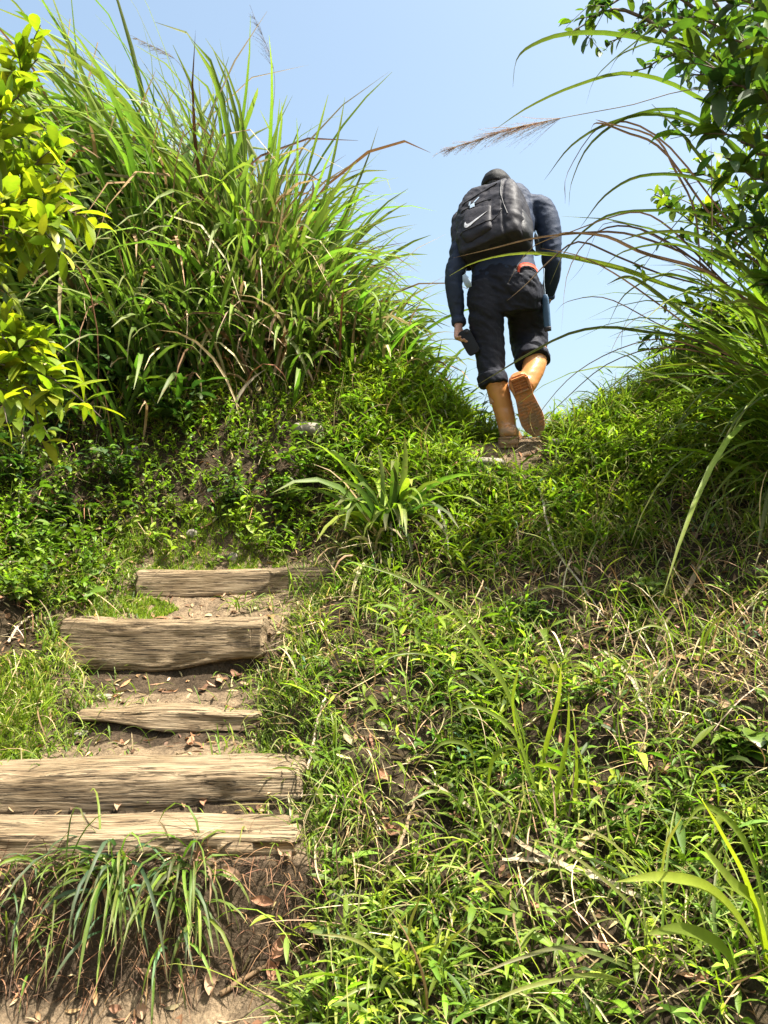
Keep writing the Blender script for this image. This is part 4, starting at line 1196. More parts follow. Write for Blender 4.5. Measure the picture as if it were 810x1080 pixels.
stalk('dry_stalk', [(455, 548, .10), (468, 575, .11), (474, 600, .06)], .006, 'short white dead blade hanging right of the strap-leaved tussock', flat=True, col=(.58, .52, .42))
stalk('dry_stalk', [(414, 560, .16), (413, 590, .12), (414, 610, .05)], .006, 'pale dead blade hanging straight down from the strap-leaved tussock', flat=True, col=(.58, .50, .40))
stalk('dry_stalk', [(400, 940, .03), (425, 900, .05), (440, 845, .05)], .005, 'thin brown dead stalk at the left edge of the lower right bank', flat=True, col=(.36, .25, .14))

# ------------------------------------------------------------------ fallen leaves
def deadleaf(px, py, L, W, col, label, up=.012, ang=None, group='fallen brown leaves'):
    p = hit(px, py)
    z, nn = Hn(p[:1], p[1:2]); nn = nn[0]
    a = rng.uniform(0, 2 * np.pi) if ang is None else ang
    t = nrm(np.cross(nn, A([math.cos(a), math.sin(a), 0])))
    p = p + nn * up
    k = 9
    u = np.linspace(0, 1, k)
    wprof = np.sin(np.pi * np.clip(u, .02, .98)) ** .75
    s = np.cross(t, nn)
    cen = t[None] * ((u - .5) * L)[:, None] + nn[None] * (((u - .5) ** 2) * L * .5 + .004 * np.sin(u * 9))[:, None]
    rows = []
    for v in (-1, -.5, 0, .5, 1):
        rows.append(cen + s[None] * (v * W / 2 * wprof)[:, None] + nn[None] * (abs(v) ** 1.5 * W * .20 * (1 + .3 * np.sin(u * 7 + v)))[:, None])
    V = np.stack(rows, 1).reshape(-1, 3)
    F = A([[i * 5 + j, i * 5 + j + 1, (i + 1) * 5 + j + 1, (i + 1) * 5 + j] for i in range(k - 1) for j in range(4)])
    C = A(col)[None] * (0.85 + .3 * rng.uniform(0, 1, (len(V), 1)))
    C[2::5] *= 1.15
    o = mk('fallen_leaf', V + p, F, M['straw'], None, p, C)
    tag(o, label, 'leaf', group)
    return o


PK = [(.27, .135, .075), (.20, .105, .06), (.30, .19, .115), (.15, .08, .045)]
LSC = .85
LV = [
    (126, 851, .085, .035, 2, 'pale brown fallen leaf on the earth between the two lowest steps', 0.2),
    (215, 848, .06, .03, 0, 'reddish leaf on the earth by the right half of the second step', 0.5),
    (128, 788, .035, .025, 0, 'small pink leaf behind the left half of the second timber step', 1.0),
    (200, 788, .09, .035, 0, 'reddish fallen leaf lying behind the second timber step', 0.1),
    (232, 722, .085, .04, 2, 'pale dry leaf in the small heap behind the thin plank step', .4),
    (250, 716, .10, .045, 1, 'brown dry leaf on top of the small heap by the tall thick step', .9),
    (262, 724, .08, .04, 2, 'dry leaf at the right end of the small heap behind the plank step', 1.7),
    (215, 730, .07, .035, 3, 'dark leaf at the left end of the small heap behind the plank step', 2.5),
    (246, 926, .085, .045, 2, 'pale leaf stuck in the earth under the right end of the lowest step', 1.2),
    (278, 955, .085, .035, 0, 'pinkish leaf hanging on the earth face right of the hanging tussocks', 1.5),
    (310, 892, .10, .045, 1, 'brown leaf at the right end of the lowest step', .2),
    (300, 905, .08, .04, 2, 'curled pale leaf below the right end of the lowest step', .9),
    (298, 1005, .095, .05, 0, 'orange brown leaf leaning on the dirt at the foot of the bank', 2.0),
    (288, 1028, .075, .04, 0, 'orange brown leaf beside the dead stalk on the dirt', .7),
    (222, 1042, .085, .04, 2, 'pinkish leaf on the dirt in front of the hanging tussocks', .1),
    (152, 1070, .05, .04, 2, 'small tan leaf on the dirt at the bottom edge', .4),
    (312, 1052, .06, .04, 1, 'brown leaf on the dirt at the bottom by the grass', .3),
    (125, 1068, .05, .03, 1, 'small brown leaf left of the tan one at the bottom edge', 1.3),
    (193, 1040, .05, .035, 2, 'pale leaf on the dirt in the shadow of the hanging tussocks', 2.2),
    (412, 882, .075, .05, 1, 'brown leaf hanging upright on the left edge of the lower right bank', 1.5),
    (404, 826, .06, .04, 0, 'reddish leaf on the bank edge beside the second timber step', .9),
    (472, 838, .06, .05, 2, 'pinkish leaf half hidden in the grass at the centre of the right bank', 1.0),
    (566, 838, .08, .045, 1, 'brown leaf in the grass below the upright two-bladed tuft', .5),
    (692, 660, .08, .05, 2, 'pale pinkish leaf in the half shade of the right bank', 1.4),
    (620, 690, .07, .04, 1, 'brown leaf left of the matted dry stalk', .2),
    (592, 522, .06, .04, 2, 'pale leaf on the sunny upper right bank', .8),
    (735, 700, .06, .04, 0, 'reddish leaf at the shaded edge of the right bank', 2.0),
    (765, 750, .06, .045, 2, 'pale curled leaf near the right edge of the bank', .8),
    (56, 526, .07, .035, 0, 'rust brown leaf hanging among the dark plants of the left bank', 1.5),
    (470, 1010, .07, .04, 1, 'brown leaf at the bottom of the right bank', 1.1),
    (640, 1000, .06, .04, 1, 'dull brown leaf under the sprawling tuft', .3),
    (540, 720, .06, .035, 3, 'dark brown leaf beside the long bright blades', .9),
]
for px, py, L_, W_, ci, lab, ang in LV:
    deadleaf(px, py, L_ * LSC, W_ * LSC, PK[ci], lab, .02 if px > 380 else .012, ang)

# ------------------------------------------------------------------ stones
def stone(px, py, sx, sy, sz, label, seed):
    p = hit(px, py)
    nu, nv = 20, 12
    th = np.linspace(0, 2 * np.pi, nu, endpoint=False); ph = np.linspace(.02, np.pi - .02, nv)
    V = A([[math.cos(t) * math.sin(f), math.sin(t) * math.sin(f), math.cos(f)] for f in ph for t in th])
    V = V * (1 + .35 * fbm(V * 1.6 + seed, 4, seed))[:, None]
    V = np.sign(V) * np.abs(V) ** .85 * A([sx, sy, sz])
    F = [[i * nu + j, (i + 1) * nu + j, (i + 1) * nu + (j + 1) % nu, i * nu + (j + 1) % nu] for i in range(nv - 1) for j in range(nu)]
    F += [list(range(nu)), list(range((nv - 1) * nu, nv * nu))[::-1]]
    o = mk('stone', V, F, M['rock'])
    o.location = tuple(p - A([0, 0, sz * .45]))
    tag(o, label, 'stone')


stone(325, 452, .10, .08, .05, 'pale flat stone showing through the creepers of the left bank', 1)
stone(510, 487, .13, .08, .035, 'pale worn stone at the edge of the crest under the boots', 2)
stone(202, 562, .035, .03, .028, 'pale stone in the bank above the moss ledge', 3)
stone(590, 466, .08, .06, .03, 'brown stone on the crest beside the raised boot', 4)
stone(140, 475, .04, .03, .04, 'small grey stone in the shade of the left bank', 5)
stone(108, 735, .05, .035, .014, 'flat stone under the left end of the tall thick step', 6)
stone(245, 590, .03, .02, .03, 'small reddish stone on the moss behind the topmost step', 7)
stone(362, 943, .06, .03, .02, 'flat tan stone at the right end of the earth face under the lowest step', 8)
stone(85, 775, .035, .03, .014, 'grey stone below the left end of the thin plank step', 9)

# ------------------------------------------------------------------ the walker
WY = 4.82
YAW = math.radians(24)                       # heading: away from the camera and a little to the right
FWD = A([math.sin(YAW), math.cos(YAW), 0.0])


def W3(px, py, v=0.0):
    return at(px, py, WY + v)


def loft(rings, front=FWD, seg=24, ex=2.0, caps=True):
    """rings: (centre, half width, half depth); returns V, F (list)"""
    C = A([r[0] for r in rings]); k = len(rings)
    T = nrm(np.gradient(C, axis=0))
    V = []
    for i in range(k):
        f = front - T[i] * (front @ T[i]); f = f / np.linalg.norm(f)
        s = np.cross(f, T[i])
        a = np.linspace(0, 2 * np.pi, seg, endpoint=False)
        ca, sa = np.cos(a), np.sin(a)
        e = 2.0 / ex
        V.append(C[i] + np.outer(np.sign(ca) * np.abs(ca) ** e * rings[i][1], s) + np.outer(np.sign(sa) * np.abs(sa) ** e * rings[i][2], f))
    V = np.vstack(V)
    F = [[i * seg + j, i * seg + (j + 1) % seg, (i + 1) * seg + (j + 1) % seg, (i + 1) * seg + j] for i in range(k - 1) for j in range(seg)]
    if caps:
        F += [list(range(seg))[::-1], list(range((k - 1) * seg, k * seg))]
    return V, F


def dense(rings, m=3):
    """subdivide ring lists smoothly"""
    C = smoothline(A([r[0] for r in rings]), (len(rings) - 1) * m + 1)
    x = np.linspace(0, len(rings) - 1, len(C))
    a = np.interp(x, range(len(rings)), [r[1] for r in rings]); b = np.interp(x, range(len(rings)), [r[2] for r in rings])
    return [(C[i], a[i], b[i]) for i in range(len(C))]


def fuse(name, parts, mat, parent, base, voxel=.01, smooth=3, disp=None):
    """overlapping lofts grown into one continuous skin"""
    V, F, n0 = [], [], 0
    for v, f in parts:
        V.append(np.asarray(v)); F += [[i + n0 for i in q] for q in f]; n0 += len(v)
    me = bpy.data.meshes.new(name)
    me.from_pydata([tuple(q) for q in np.vstack(V)], [], F)
    tmp = bpy.data.objects.new('tmp_' + name, me); COL.objects.link(tmp)
    md = tmp.modifiers.new('r', 'REMESH'); md.mode = 'VOXEL'; md.voxel_size = voxel
    if smooth:
        sm = tmp.modifiers.new('s', 'SMOOTH'); sm.iterations = smooth; sm.factor = .5
    dg = bpy.context.evaluated_depsgraph_get()
    m2 = bpy.data.meshes.new_from_object(tmp.evaluated_get(dg))
    bpy.data.objects.remove(tmp); bpy.data.meshes.remove(me)
    nv = len(m2.vertices)
    co = np.empty(nv * 3); m2.vertices.foreach_get('co', co); co = co.reshape(-1, 3)
    if disp is not None:
        no = np.empty(nv * 3); m2.vertices.foreach_get('normal', no); no = no.reshape(-1, 3)
        co = co + no * disp(co)[:, None]
    co = co - base
    m2.vertices.foreach_set('co', co.ravel())
    m2.polygons.foreach_set('use_smooth', np.ones(len(m2.polygons), dtype=bool))
    m2.materials.clear(); m2.materials.append(mat)
    m2.name = name
    m2.update()
    o = bpy.data.objects.new(name, m2); COL.objects.link(o)
    o.parent = parent
    return o


foot = W3(535, 470)
person = empty('person', foot, 'person walking away uphill in navy jacket, dark rolled trousers and tan rubber boots', 'person')
SIDE = A([FWD[1], -FWD[0], 0])                # the walker's right

# joints
hipL, hipR = W3(510, 305, .02), W3(548, 303, .0)
kneeL, ankL = W3(513, 372, .02), W3(532, 452, .0)
kneeR, ankR = W3(562, 352, .20), W3(557, 404, -.06)
shR, elR, wrR = W3(571, 221, .16), W3(581, 268, .12), W3(578, 310, .26)
shL, elL, wrL = W3(500, 240, .12), W3(479.5, 290, .03), W3(484, 340, .06)
pelv, waist, chest, neck, head = W3(529, 302, .0), W3(527, 280, .04), W3(528, 235, .16), W3(526, 205, .26), W3(524, 200, .36)

# --- jacket
jr = dense([(W3(532, 298, .0), .205, .13), (W3(530, 280, .04), .195, .13), (W3(530, 258, .1), .185, .13), (W3(532, 235, .16), .195, .135), (W3(536, 216, .20), .160, .11), (W3(525, 206, .25), .085, .075)], 4)
sr = dense([(W3(552, 217, .18), .075, .085), (shR, .082, .085), (W3(579, 243, .14), .077, .078), (elR, .066, .066), (W3(582, 290, .18), .055, .055), (wrR, .043, .043)], 4)
sl = dense([(W3(512, 226, .17), .075, .085), (shL, .078, .085), (W3(487, 262, .07), .070, .075), (elL, .062, .063), (W3(480.5, 315, .04), .052, .052), (W3(483, 333, .055), .046, .046), (W3(484, 341, .045), .044, .044)], 4)


def jfold(co):
    q = (co - foot)
    a_ = fbm(q * A([8, 8, 8]) + q[:, 2:3] * 4, 3, 90); b_ = fbm(q * A([13, 13, 17]) - q[:, :1] * 9, 2, 91)
    return a_ * .010 + (.5 - np.abs(a_)) * .009 + (.5 - np.abs(b_)) * .006 - .007


jk = fuse('jacket', [loft(jr, ex=2.4), loft(sr), loft(sl)], M['jacket'], person, foot, .007, 2, jfold)
for c, d in ((W3(483.5, 336, .05), W3(484.3, 343, .04)), (wrR, W3(577.5, 315, .28))):
    V, F = loft([(c, .041, .041), (c + (d - c) * .3, .046, .046), (c + (d - c) * .8, .045, .045), (d, .038, .038)])
    mk('cuff', V, F, M['jacket'], person, foot)

# --- trousers
pr = dense([(W3(532, 284, .03), .190, .125), (W3(532, 300, .0), .215, .14), (W3(532, 318, .01), .225, .13), (W3(533, 332, .02), .190, .11)], 3)
lr = dense([(W3(511, 300, .0), .105, .12), (W3(512, 325, .0), .117, .115), (W3(514, 350, .02), .106, .105), (W3(517, 372, .02), .094, .095), (W3(519, 392, .0), .090, .09), (W3(520, 404, -.01), .090, .09)], 4)
rr = dense([(W3(552, 300, .0), .11, .12), (W3(555, 322, .06), .126, .115), (W3(556.5, 342, .14), .126, .108), (W3(558, 360, .16), .122, .105), (W3(560, 374, .10), .110, .10), (W3(561, 383, .05), .105, .10)], 4)


def tfold(co):
    q = (co - foot)
    k = fbm(q * A([8, 8, 15]) + A([0, 0, 1]) * q[:, :1] * 10, 3, 95)
    b_ = fbm(q * A([13, 13, 27]) + q[:, :1] * 7, 2, 96)
    return k * .009 + (.5 - np.abs(k)) * .016 + (.5 - np.abs(b_)) * .007 - .011


fuse('trousers', [loft(pr, ex=2.3), loft(lr), loft(rr)], M['trouser'], person, foot, .007, 2, tfold)
# rolled cuffs
def roll(c, ax, r, thick, hgt, squash=1.0):
    ax = ax / np.linalg.norm(ax)
    prof = [(-hgt, r * .80), (-hgt * .95, r * 1.02), (-hgt * .4, r + thick), (hgt * .3, r + thick), (hgt * .8, r * 1.04), (hgt, r * .9)]
    return loft([(c + ax * h, q, q * squash) for h, q in prof])


V1 = roll(W3(519.5, 400, -.01), W3(514, 378, 0) - W3(521, 410, -.01), .089, .006, .042)
fuse('trouser_cuff', [V1], M['trouser'], person, foot, .008, 2, tfold)
V2 = roll(W3(561, 378, .07), W3(556, 352, .20) - W3(565, 384, .02), .107, .006, .042)
fuse('trouser_cuff', [V2], M['trouser'], person, foot, .008, 2, tfold)

# --- boots: shaft and foot are one rubber skin, the sole is a part
def boot(shaft, ankle, heel, toe, up, label=None):
    """heel and toe: points on the sole; up: direction out of the sole"""
    up = up / np.linalg.norm(up)
    ax = toe - heel; Lf = np.linalg.norm(ax); ax = ax / Lf
    up = up - ax * (up @ ax); up /= np.linalg.norm(up)
    sd_ = np.cross(ax, up)
    root_parts = []
    sec = []
    for t, hw, hh in ((.02, .042, .055), (.08, .055, .095), (.2, .058, .11), (.38, .056, .10), (.58, .063, .078), (.76, .066, .060), (.9, .055, .046), (.985, .028, .030)):
        sec.append((heel + ax * (t * Lf) + up * (hh * .5 + .018), hw, hh * .5))
    a = loft(dense(sec, 3), up, 24, 2.3)
    b = loft(dense(shaft, 4), ax, 24)
    def wr(co):
        return fbm((co - ankle) * A([10, 10, 24]), 2, 55) * .004
    o = fuse('boot', [a, b], M['boot'], person, foot, .007, 4, wr)
    # sole slab with heel block
    outline = []
    for t, l, r in ((0.0, .018, .018), (.02, .034, .034), (.08, .044, .044), (.2, .045, .045), (.36, .040, .039), (.5, .046, .044), (.64, .054, .050), (.76, .055, .050), (.87, .046, .042), (.95, .030, .028), (1.0, .012, .012)):
        outline.append((t, l * 1.34, r * 1.34))
    pts = [heel + ax * (t * Lf) - sd_ * l for t, l, r in outline] + [heel + ax * (t * Lf) + sd_ * r for t, l, r in outline[::-1]]
    pts = A(pts); m = len(pts)
    Vs = np.vstack([pts - up * .004, pts + up * .004 + (pts - pts.mean(0)) * .03, pts + up * .022 + (pts - pts.mean(0)) * .03, pts + up * .028])
    Fs = [[i * m + j, i * m + (j + 1) % m, (i + 1) * m + (j + 1) % m, (i + 1) * m + j] for i in range(3) for j in range(m)] + [list(range(m))[::-1], list(range(3 * m, 4 * m))]
    # heel block ring and tread bars
    def bar(t0, t1, s0, s1, h=.014):
        c = []
        for hh in (-.003, -.003 - h):
            k = 0 if hh > -.01 else .0015
            for t, s in ((t0, s0), (t1, s0), (t1, s1), (t0, s1)):
                c.append(heel + ax * (t * Lf + (k if t == t0 else -k)) + sd_ * (s + (k if s == s0 else -k)) + up * hh)
        n0 = len(allV)
        allV.extend(c)
        for f in ([0, 1, 5, 4], [1, 2, 6, 5], [2, 3, 7, 6], [3, 0, 4, 7], [4, 5, 6, 7], [3, 2, 1, 0]):
            Fs.append([n0 + q for q in f])
    allV = [v for v in Vs]
    bar(.025, .06, -.042, .042, .020); bar(.06, .27, -.057, -.042, .020); bar(.06, .27, .042, .057, .020); bar(.235, .27, -.042, .042, .020)
    for t in (.10, .145, .19): bar(t, t + .02, -.042, .042, .012)
    bar(.055, .235, -.004, .004, .013)
    t = .44
    while t < .93:
        wd = float(np.interp(t, [q[0] for q in outline], [q[1] for q in outline])) * .86
        bar(t, t + .022, -wd, -wd * .36, .006); bar(t + .012, t + .034, -wd * .3, wd * .3, .006); bar(t, t + .022, wd * .36, wd, .006)
        t += .05
    mk('sole', A(allV), Fs, M['sole'], o, foot, smooth=False)
    # rim bands round the shaft top and heel seam
    C = [(shaft[-1][0] - (shaft[-1][0] - shaft[-2][0]) * q, shaft[-1][1] + e, shaft[-1][2] + e) for q, e in ((.12, -.002), (.10, .005), (.02, .005), (0, -.002))]
    V, F = loft(C, ax)
    mk('rim', V, F, M['boot'], o, foot)
    V, F = loft([(heel + ax * (.16 * Lf) + up * h, 0.060 + e, .16 * Lf + .002 + e) for h, e in ((.028, -.003), (.030, .006), (.041, .005), (.043, -.003))], ax)
    mk('heel_band', V, F, M['sole'], o, foot)
    return o


gl = W3(535, 470, 0)
hd = nrm(A([.28, .96, .06]))
heelL = W3(535.5, 468, -.03); toeL = heelL + hd * .31
boot([(W3(536, 456, .05), .056, .068), (W3(534, 444, .04), .058, .066), (W3(530, 428, .03), .062, .066), (W3(526, 412, .01), .068, .070), (W3(521, 398, .0), .072, .072)], ankL, heelL, toeL, A([0, 0, 1.0]))
heelR = W3(545, 396, -.12); toeR = W3(568, 459, -.02)
# sole faces the camera: up points away and a little up
upR = A([.10, .93, .30])
boot([(W3(553, 408, -.05), .058, .064), (W3(558, 400, -.02), .062, .066), (W3(562, 391, .02), .068, .070), (W3(564, 381, .06), .074, .074), (W3(565, 372, .10), .076, .076)], ankR, heelR, toeR, upR)

# --- body: head, neck, forearms and hands as one skin
HF = nrm(FWD + A([0, 0, -.28]))              # face looks ahead and down
HU = nrm(A([0, 0, 1.0]) - HF * HF[2])
hc = head


def hp(r, f, u): return hc + SIDE * r + HF * f + HU * u


skull = loft([(hp(0, -.01 + .02 * k, 0) if False else hp(0, f, u), w_, d_) for f, u, w_, d_ in ((.02, -.115, .035, .035), (.025, -.10, .050, .060), (.01, -.06, .064, .085), (0, -.01, .074, .096), (0, .04, .076, .098), (0, .08, .060, .080), (0, .105, .032, .045), (0, .112, .01, .012))], HF, 24)
nose = loft([(hp(0, .085, .015), .008, .010), (hp(0, .100, -.012), .012, .014), (hp(0, .098, -.028), .014, .014), (hp(0, .085, -.034), .008, .008)], HF, 12)
ears = [loft([(hp(s * .070, -.005, -.04), .006, .012), (hp(s * .082, -.012, -.02), .008, .020), (hp(s * .084, -.014, .012), .008, .022), (hp(s * .074, -.008, .03), .006, .012)], HF, 12) for s in (-1, 1)]
lips = loft([(hp(-.024, .078, -.062), .004, .005), (hp(0, .088, -.060), .010, .010), (hp(.024, .078, -.062), .004, .005)], HF, 10)
chin = loft([(hp(0, .05, -.085), .03, .03), (hp(0, .068, -.100), .026, .022), (hp(0, .06, -.112), .014, .012)], HF, 12)
nk = loft(dense([(W3(525, 212, .22), .06, .06), (W3(523, 206, .28), .056, .058), (hp(0, -.02, -.05), .055, .06)], 3))
trunk_b = loft(dense([(W3(529, 300, .02), .12, .08), (W3(527, 260, .10), .13, .085), (chest, .15, .09), (W3(526, 212, .21), .09, .07)], 3))


def hand(wr_, dirn, palm, thumb_side, grip):
    """five fingers; dirn: along the hand, palm: out of the palm, thumb_side: towards the thumb"""
    dirn = nrm(dirn); palm = nrm(palm - dirn * (palm @ dirn)); sd2 = nrm(thumb_side - dirn * (thumb_side @ dirn) - palm * (thumb_side @ palm))
    parts = [loft(dense([(wr_ - dirn * .06, .026, .022), (wr_, .026, .021), (wr_ + dirn * .03, .034, .018), (wr_ + dirn * .07, .041, .016), (wr_ + dirn * .095, .040, .014)], 3), palm, 16)]
    for i, (off, ln) in enumerate(((.031, .070), (.011, .078), (-.010, .072), (-.030, .056))):
        p = wr_ + dirn * (.088 - .006 * (i == 3)) + sd2 * off
        d = dirn.copy(); ch = [(p, .0095, .0095)]
        for k in range(3):
            a = grip * (.5 + .15 * i)
            d = nrm(d * math.cos(a) + palm * math.sin(a) * 1.0)
            palm_l = palm
            p = p + d * ln * (.45, .32, .23)[k]
            ch.append((p, .0092 - .0012 * k, .0092 - .0012 * k))
            # keep bending
            a2 = nrm(np.cross(np.cross(d, palm), d))
            d = nrm(d + a2 * .25 * grip)
        parts.append(loft(dense(ch, 3), sd2, 10))
    p = wr_ + dirn * .03 + sd2 * .028
    ch = [(p, .013, .013)]
    for d, l in ((sd2 * .75 + dirn * .7 + palm * .3, .034), (sd2 * .25 + dirn * .8 + palm * .6, .030), (dirn * .8 + palm * .6 - sd2 * .2, .024)):
        p = p + nrm(d) * l
        ch.append((p, .0105, .0105))
    parts.append(loft(dense(ch, 3), palm, 10))
    return parts


# left hand hangs, holding a phone against the thigh side
hL = W3(483.5, 344, .03)
hdir = nrm(W3(485, 373, -.02) - W3(483, 343, .03))
palmL = nrm(SIDE * .75 + A([0, -.7, 0]))
hL_parts = hand(hL, hdir, palmL, FWD * 1.0, .95)
hR = W3(577, 318, .30)
hR_parts = hand(hR, nrm(W3(572, 328, .42) - hR), nrm(-SIDE + A([0, 0, -.2])), A([0, 0, 1.0]), .5)
arms = [loft(dense([(W3(479, 315, .04), .036, .036), (W3(483, 335, .05), .030, .028), (hL, .026, .022)], 3)), loft(dense([(W3(582, 290, .18), .036, .036), (wrR, .029, .027), (hR, .026, .022)], 3))]
limbs = [loft(dense([(elL, .04, .04), (shL, .05, .05), (W3(510, 222, .17), .05, .05)], 3)), loft(dense([(elR, .04, .04), (shR, .05, .05), (W3(548, 217, .18), .05, .05)], 3)),
         loft(dense([(elL, .038, .038), (W3(479, 315, .04), .034, .034)], 3)), loft(dense([(elR, .038, .038), (W3(582, 290, .18), .034, .034)], 3)),
         loft(dense([(W3(520, 300, .02), .07, .07), (W3(511, 345, .02), .055, .055), (kneeL, .05, .05), (W3(524, 425, .02), .042, .042)], 3)),
         loft(dense([(W3(540, 300, .02), .07, .07), (W3(555, 335, .10), .055, .055), (W3(561, 360, .15), .05, .05), (W3(562, 388, .03), .042, .042)], 3))]
fuse('body', [skull, nose, lips, chin, nk, trunk_b] + ears + hL_parts + hR_parts + arms + limbs, M['skin'], person, foot, .0058, 2)
for s in (-1, 1):
    V = A([hp(s * .032, .078, .005) + .011 * A([math.cos(t) * math.sin(f), math.sin(t) * math.sin(f), math.cos(f)]) for f in np.linspace(.05, 3.09, 8) for t in np.linspace(0, 2 * np.pi, 12, endpoint=False)])
    F = [[i * 12 + j, (i + 1) * 12 + j, (i + 1) * 12 + (j + 1) % 12, i * 12 + (j + 1) % 12] for i in range(7) for j in range(12)]
    mk('eye', V, F, M['phone'], person, foot)
# hair low on the nape, and a dark cap
hr = loft(dense([(hp(0, -.035, -.075), .050, .055), (hp(0, -.030, -.03), .074, .078), (hp(0, -.018, .03), .082, .090), (hp(0, -.01, .07), .074, .086)], 3), HF, 24)
fuse('hair', [hr], M['hair'], person, foot, .008, 2, lambda co: fbm((co - foot) * A([60, 60, 20]), 2, 12) * .004)
cp = loft(dense([(hp(0, -.004, -.01), .096, .110), (hp(0, -.004, .03), .104, .118), (hp(0, -.004, .07), .092, .108), (hp(0, -.004, .105), .055, .070), (hp(0, -.004, .122), .020, .028)], 3), HF, 28)
br_ = loft(dense([(hp(0, .085, .018), .075, .012), (hp(0, .13, .012), .070, .008), (hp(0, .165, .0), .045, .006)], 3), HU, 20)
fuse('cap', [cp, br_], M['cap'], person, foot, .007, 2, lambda co: fbm((co - foot) * 16, 3, 15) * .006)

# --- phone in the left hand
pc = W3(494.5, 361, -.035)
pa = nrm(W3(501, 379, -.05) - W3(482, 344, -.03)); pn = nrm(A([-.35, -.85, .25]) - pa * (A([-.35, -.85, .25]) @ pa)); ps = np.cross(pa, pn)
phone = empty('phone', pc, 'black phone held in the left hand of the walker', 'phone')


def rbox(c, ax_, bx_, cx_, la, lb, lc, r=.3, ex=5):
    return loft([(c + cx_ * (lc * q), la * s, lb * s) for q, s in ((-.5, .93), (-.42, .985), (-.3, 1), (.3, 1), (.42, .985), (.5, .93))], bx_, 32, ex)


V, F = rbox(pc, ps, pa, pn, .040, .082, .011)
mk('case', V, F, M['phone'], phone, pc)
V, F = loft([(pc + pn * .0056 + pa * -.060 + ps * -.018, .013, .013), (pc + pn * .0075 + pa * -.060 + ps * -.018, .012, .012)], pa, 20, 4)
mk('camera_bump', V, F, M['bagdark'], phone, pc)

# --- backpack: local frame r (walker's right), o (out of the back, to the camera), u (up the back)
LEAN = math.radians(19)
byaw = math.radians(35)
bf = A([math.sin(byaw), math.cos(byaw), 0])
br2 = A([bf[1], -bf[0], 0])
bu = nrm(A([0, 0, 1.0]) * math.cos(LEAN) + bf * math.sin(LEAN))
bo = -nrm(bf - bu * (bf @ bu))
rl = math.radians(-13)
bu, br2 = nrm(bu * math.cos(rl) + br2 * -math.sin(rl) * -1), nrm(br2 * math.cos(rl) - bu * math.sin(rl))
bu = nrm(bu - br2 * (bu @ br2))
bc = W3(521, 237, .02)                       # middle of the pack
pack = empty('backpack', W3(523, 272, .0), 'black backpack with white curved tick emblem on the walker\'s back', 'backpack')
pb = A(pack.location)


def bp(r, o, u): return bc + br2 * r + bo * o + bu * u


def bfold(co):
    q = np.stack([(co - bc) @ br2, (co - bc) @ bo, (co - bc) @ bu], 1)
    d = fbm(q * A([11, 11, 18]) + q[:, :1] * 6, 3, 40) * .010 + fbm(q * 30, 2, 44) * .003
    seam = np.abs(q[:, 0] - (.125 + .05 * q[:, 2]))
    return d - np.clip(.012 - seam, 0, 1) * .8 * (q[:, 1] > .0)


main = loft(dense([(bp(.0, 0, -.245), .150, .095), (bp(.0, 0, -.225), .196, .128), (bp(.0, .005, -.12), .212, .145), (bp(.002, .005, 0), .214, .146), (bp(.006, 0, .10), .206, .138), (bp(.020, -.01, .19), .182, .124), (bp(.035, -.02, .245), .145, .098), (bp(.04, -.025, .272), .09, .06)], 4), bo, 40, 6.0)
mo = fuse('main_compartment', [main], M['bag'], pack, pb, .009, 2, bfold)
# front pocket panel, sunk a little at its top, with its own seam line
pk = loft(dense([(bp(-.05, .118, -.165), .085, .03), (bp(-.05, .133, -.15), .100, .034), (bp(-.045, .135, -.06), .098, .034), (bp(-.035, .131, .010), .092, .030), (bp(-.03, .121, .025), .080, .024)], 4), bo, 28, 4.5)
po = fuse('front_pocket', [pk], M['bag'], pack, pb, .007, 2, lambda co: fbm((co - bc) * A([14, 14, 20]), 3, 41) * .005)
# side pocket on the left
sp_ = loft(dense([(bp(-.200, .0, -.21), .03, .07), (bp(-.218, .0, -.17), .045, .085), (bp(-.224, .0, -.02), .052, .09), (bp(-.222, -.01, .12), .052, .085), (bp(-.205, -.01, .185), .042, .065), (bp(-.200, -.01, .205), .020, .03)], 4), bo, 24, 2.6)
fuse('side_pocket', [sp_], M['bag'], pack, pb, .008, 2, lambda co: fbm((co - bc) * A([12, 12, 18]), 3, 42) * .009)
sp_ = loft(dense([(bp(.175, -.01, -.21), .025, .06), (bp(.188, .0, -.18), .036, .075), (bp(.192, .0, -.06), .034, .08), (bp(.185, .0, -.045), .02, .06)], 4), bo, 24, 2.6)
fuse('side_pocket', [sp_], M['bagdark'], pack, pb, .008, 2, lambda co: fbm((co - bc) * A([12, 12, 18]), 3, 43) * .006)

bpy.context.view_layer.update()


def surf(objs, r, u, o0=.4):
    """the pack's outer surface at (r,u)"""
    best = None
    for o_ in objs:
        me = o_.data
        vs = [v.co for v in me.vertices]; ps_ = [p.vertices for p in me.polygons]
        if o_.name not in TREES: TREES[o_.name] = BVHTree.FromPolygons(vs, ps_)
        h = TREES[o_.name].ray_cast(Vector(bp(r, o0, u) - pb), Vector(-bo))
        if h[0] is not None:
            q = A(h[0]) + pb
            if best is None or (q - bc) @ bo > (best - bc) @ bo: best = q
    return best if best is not None else bp(r, .14, u)


TREES = {}


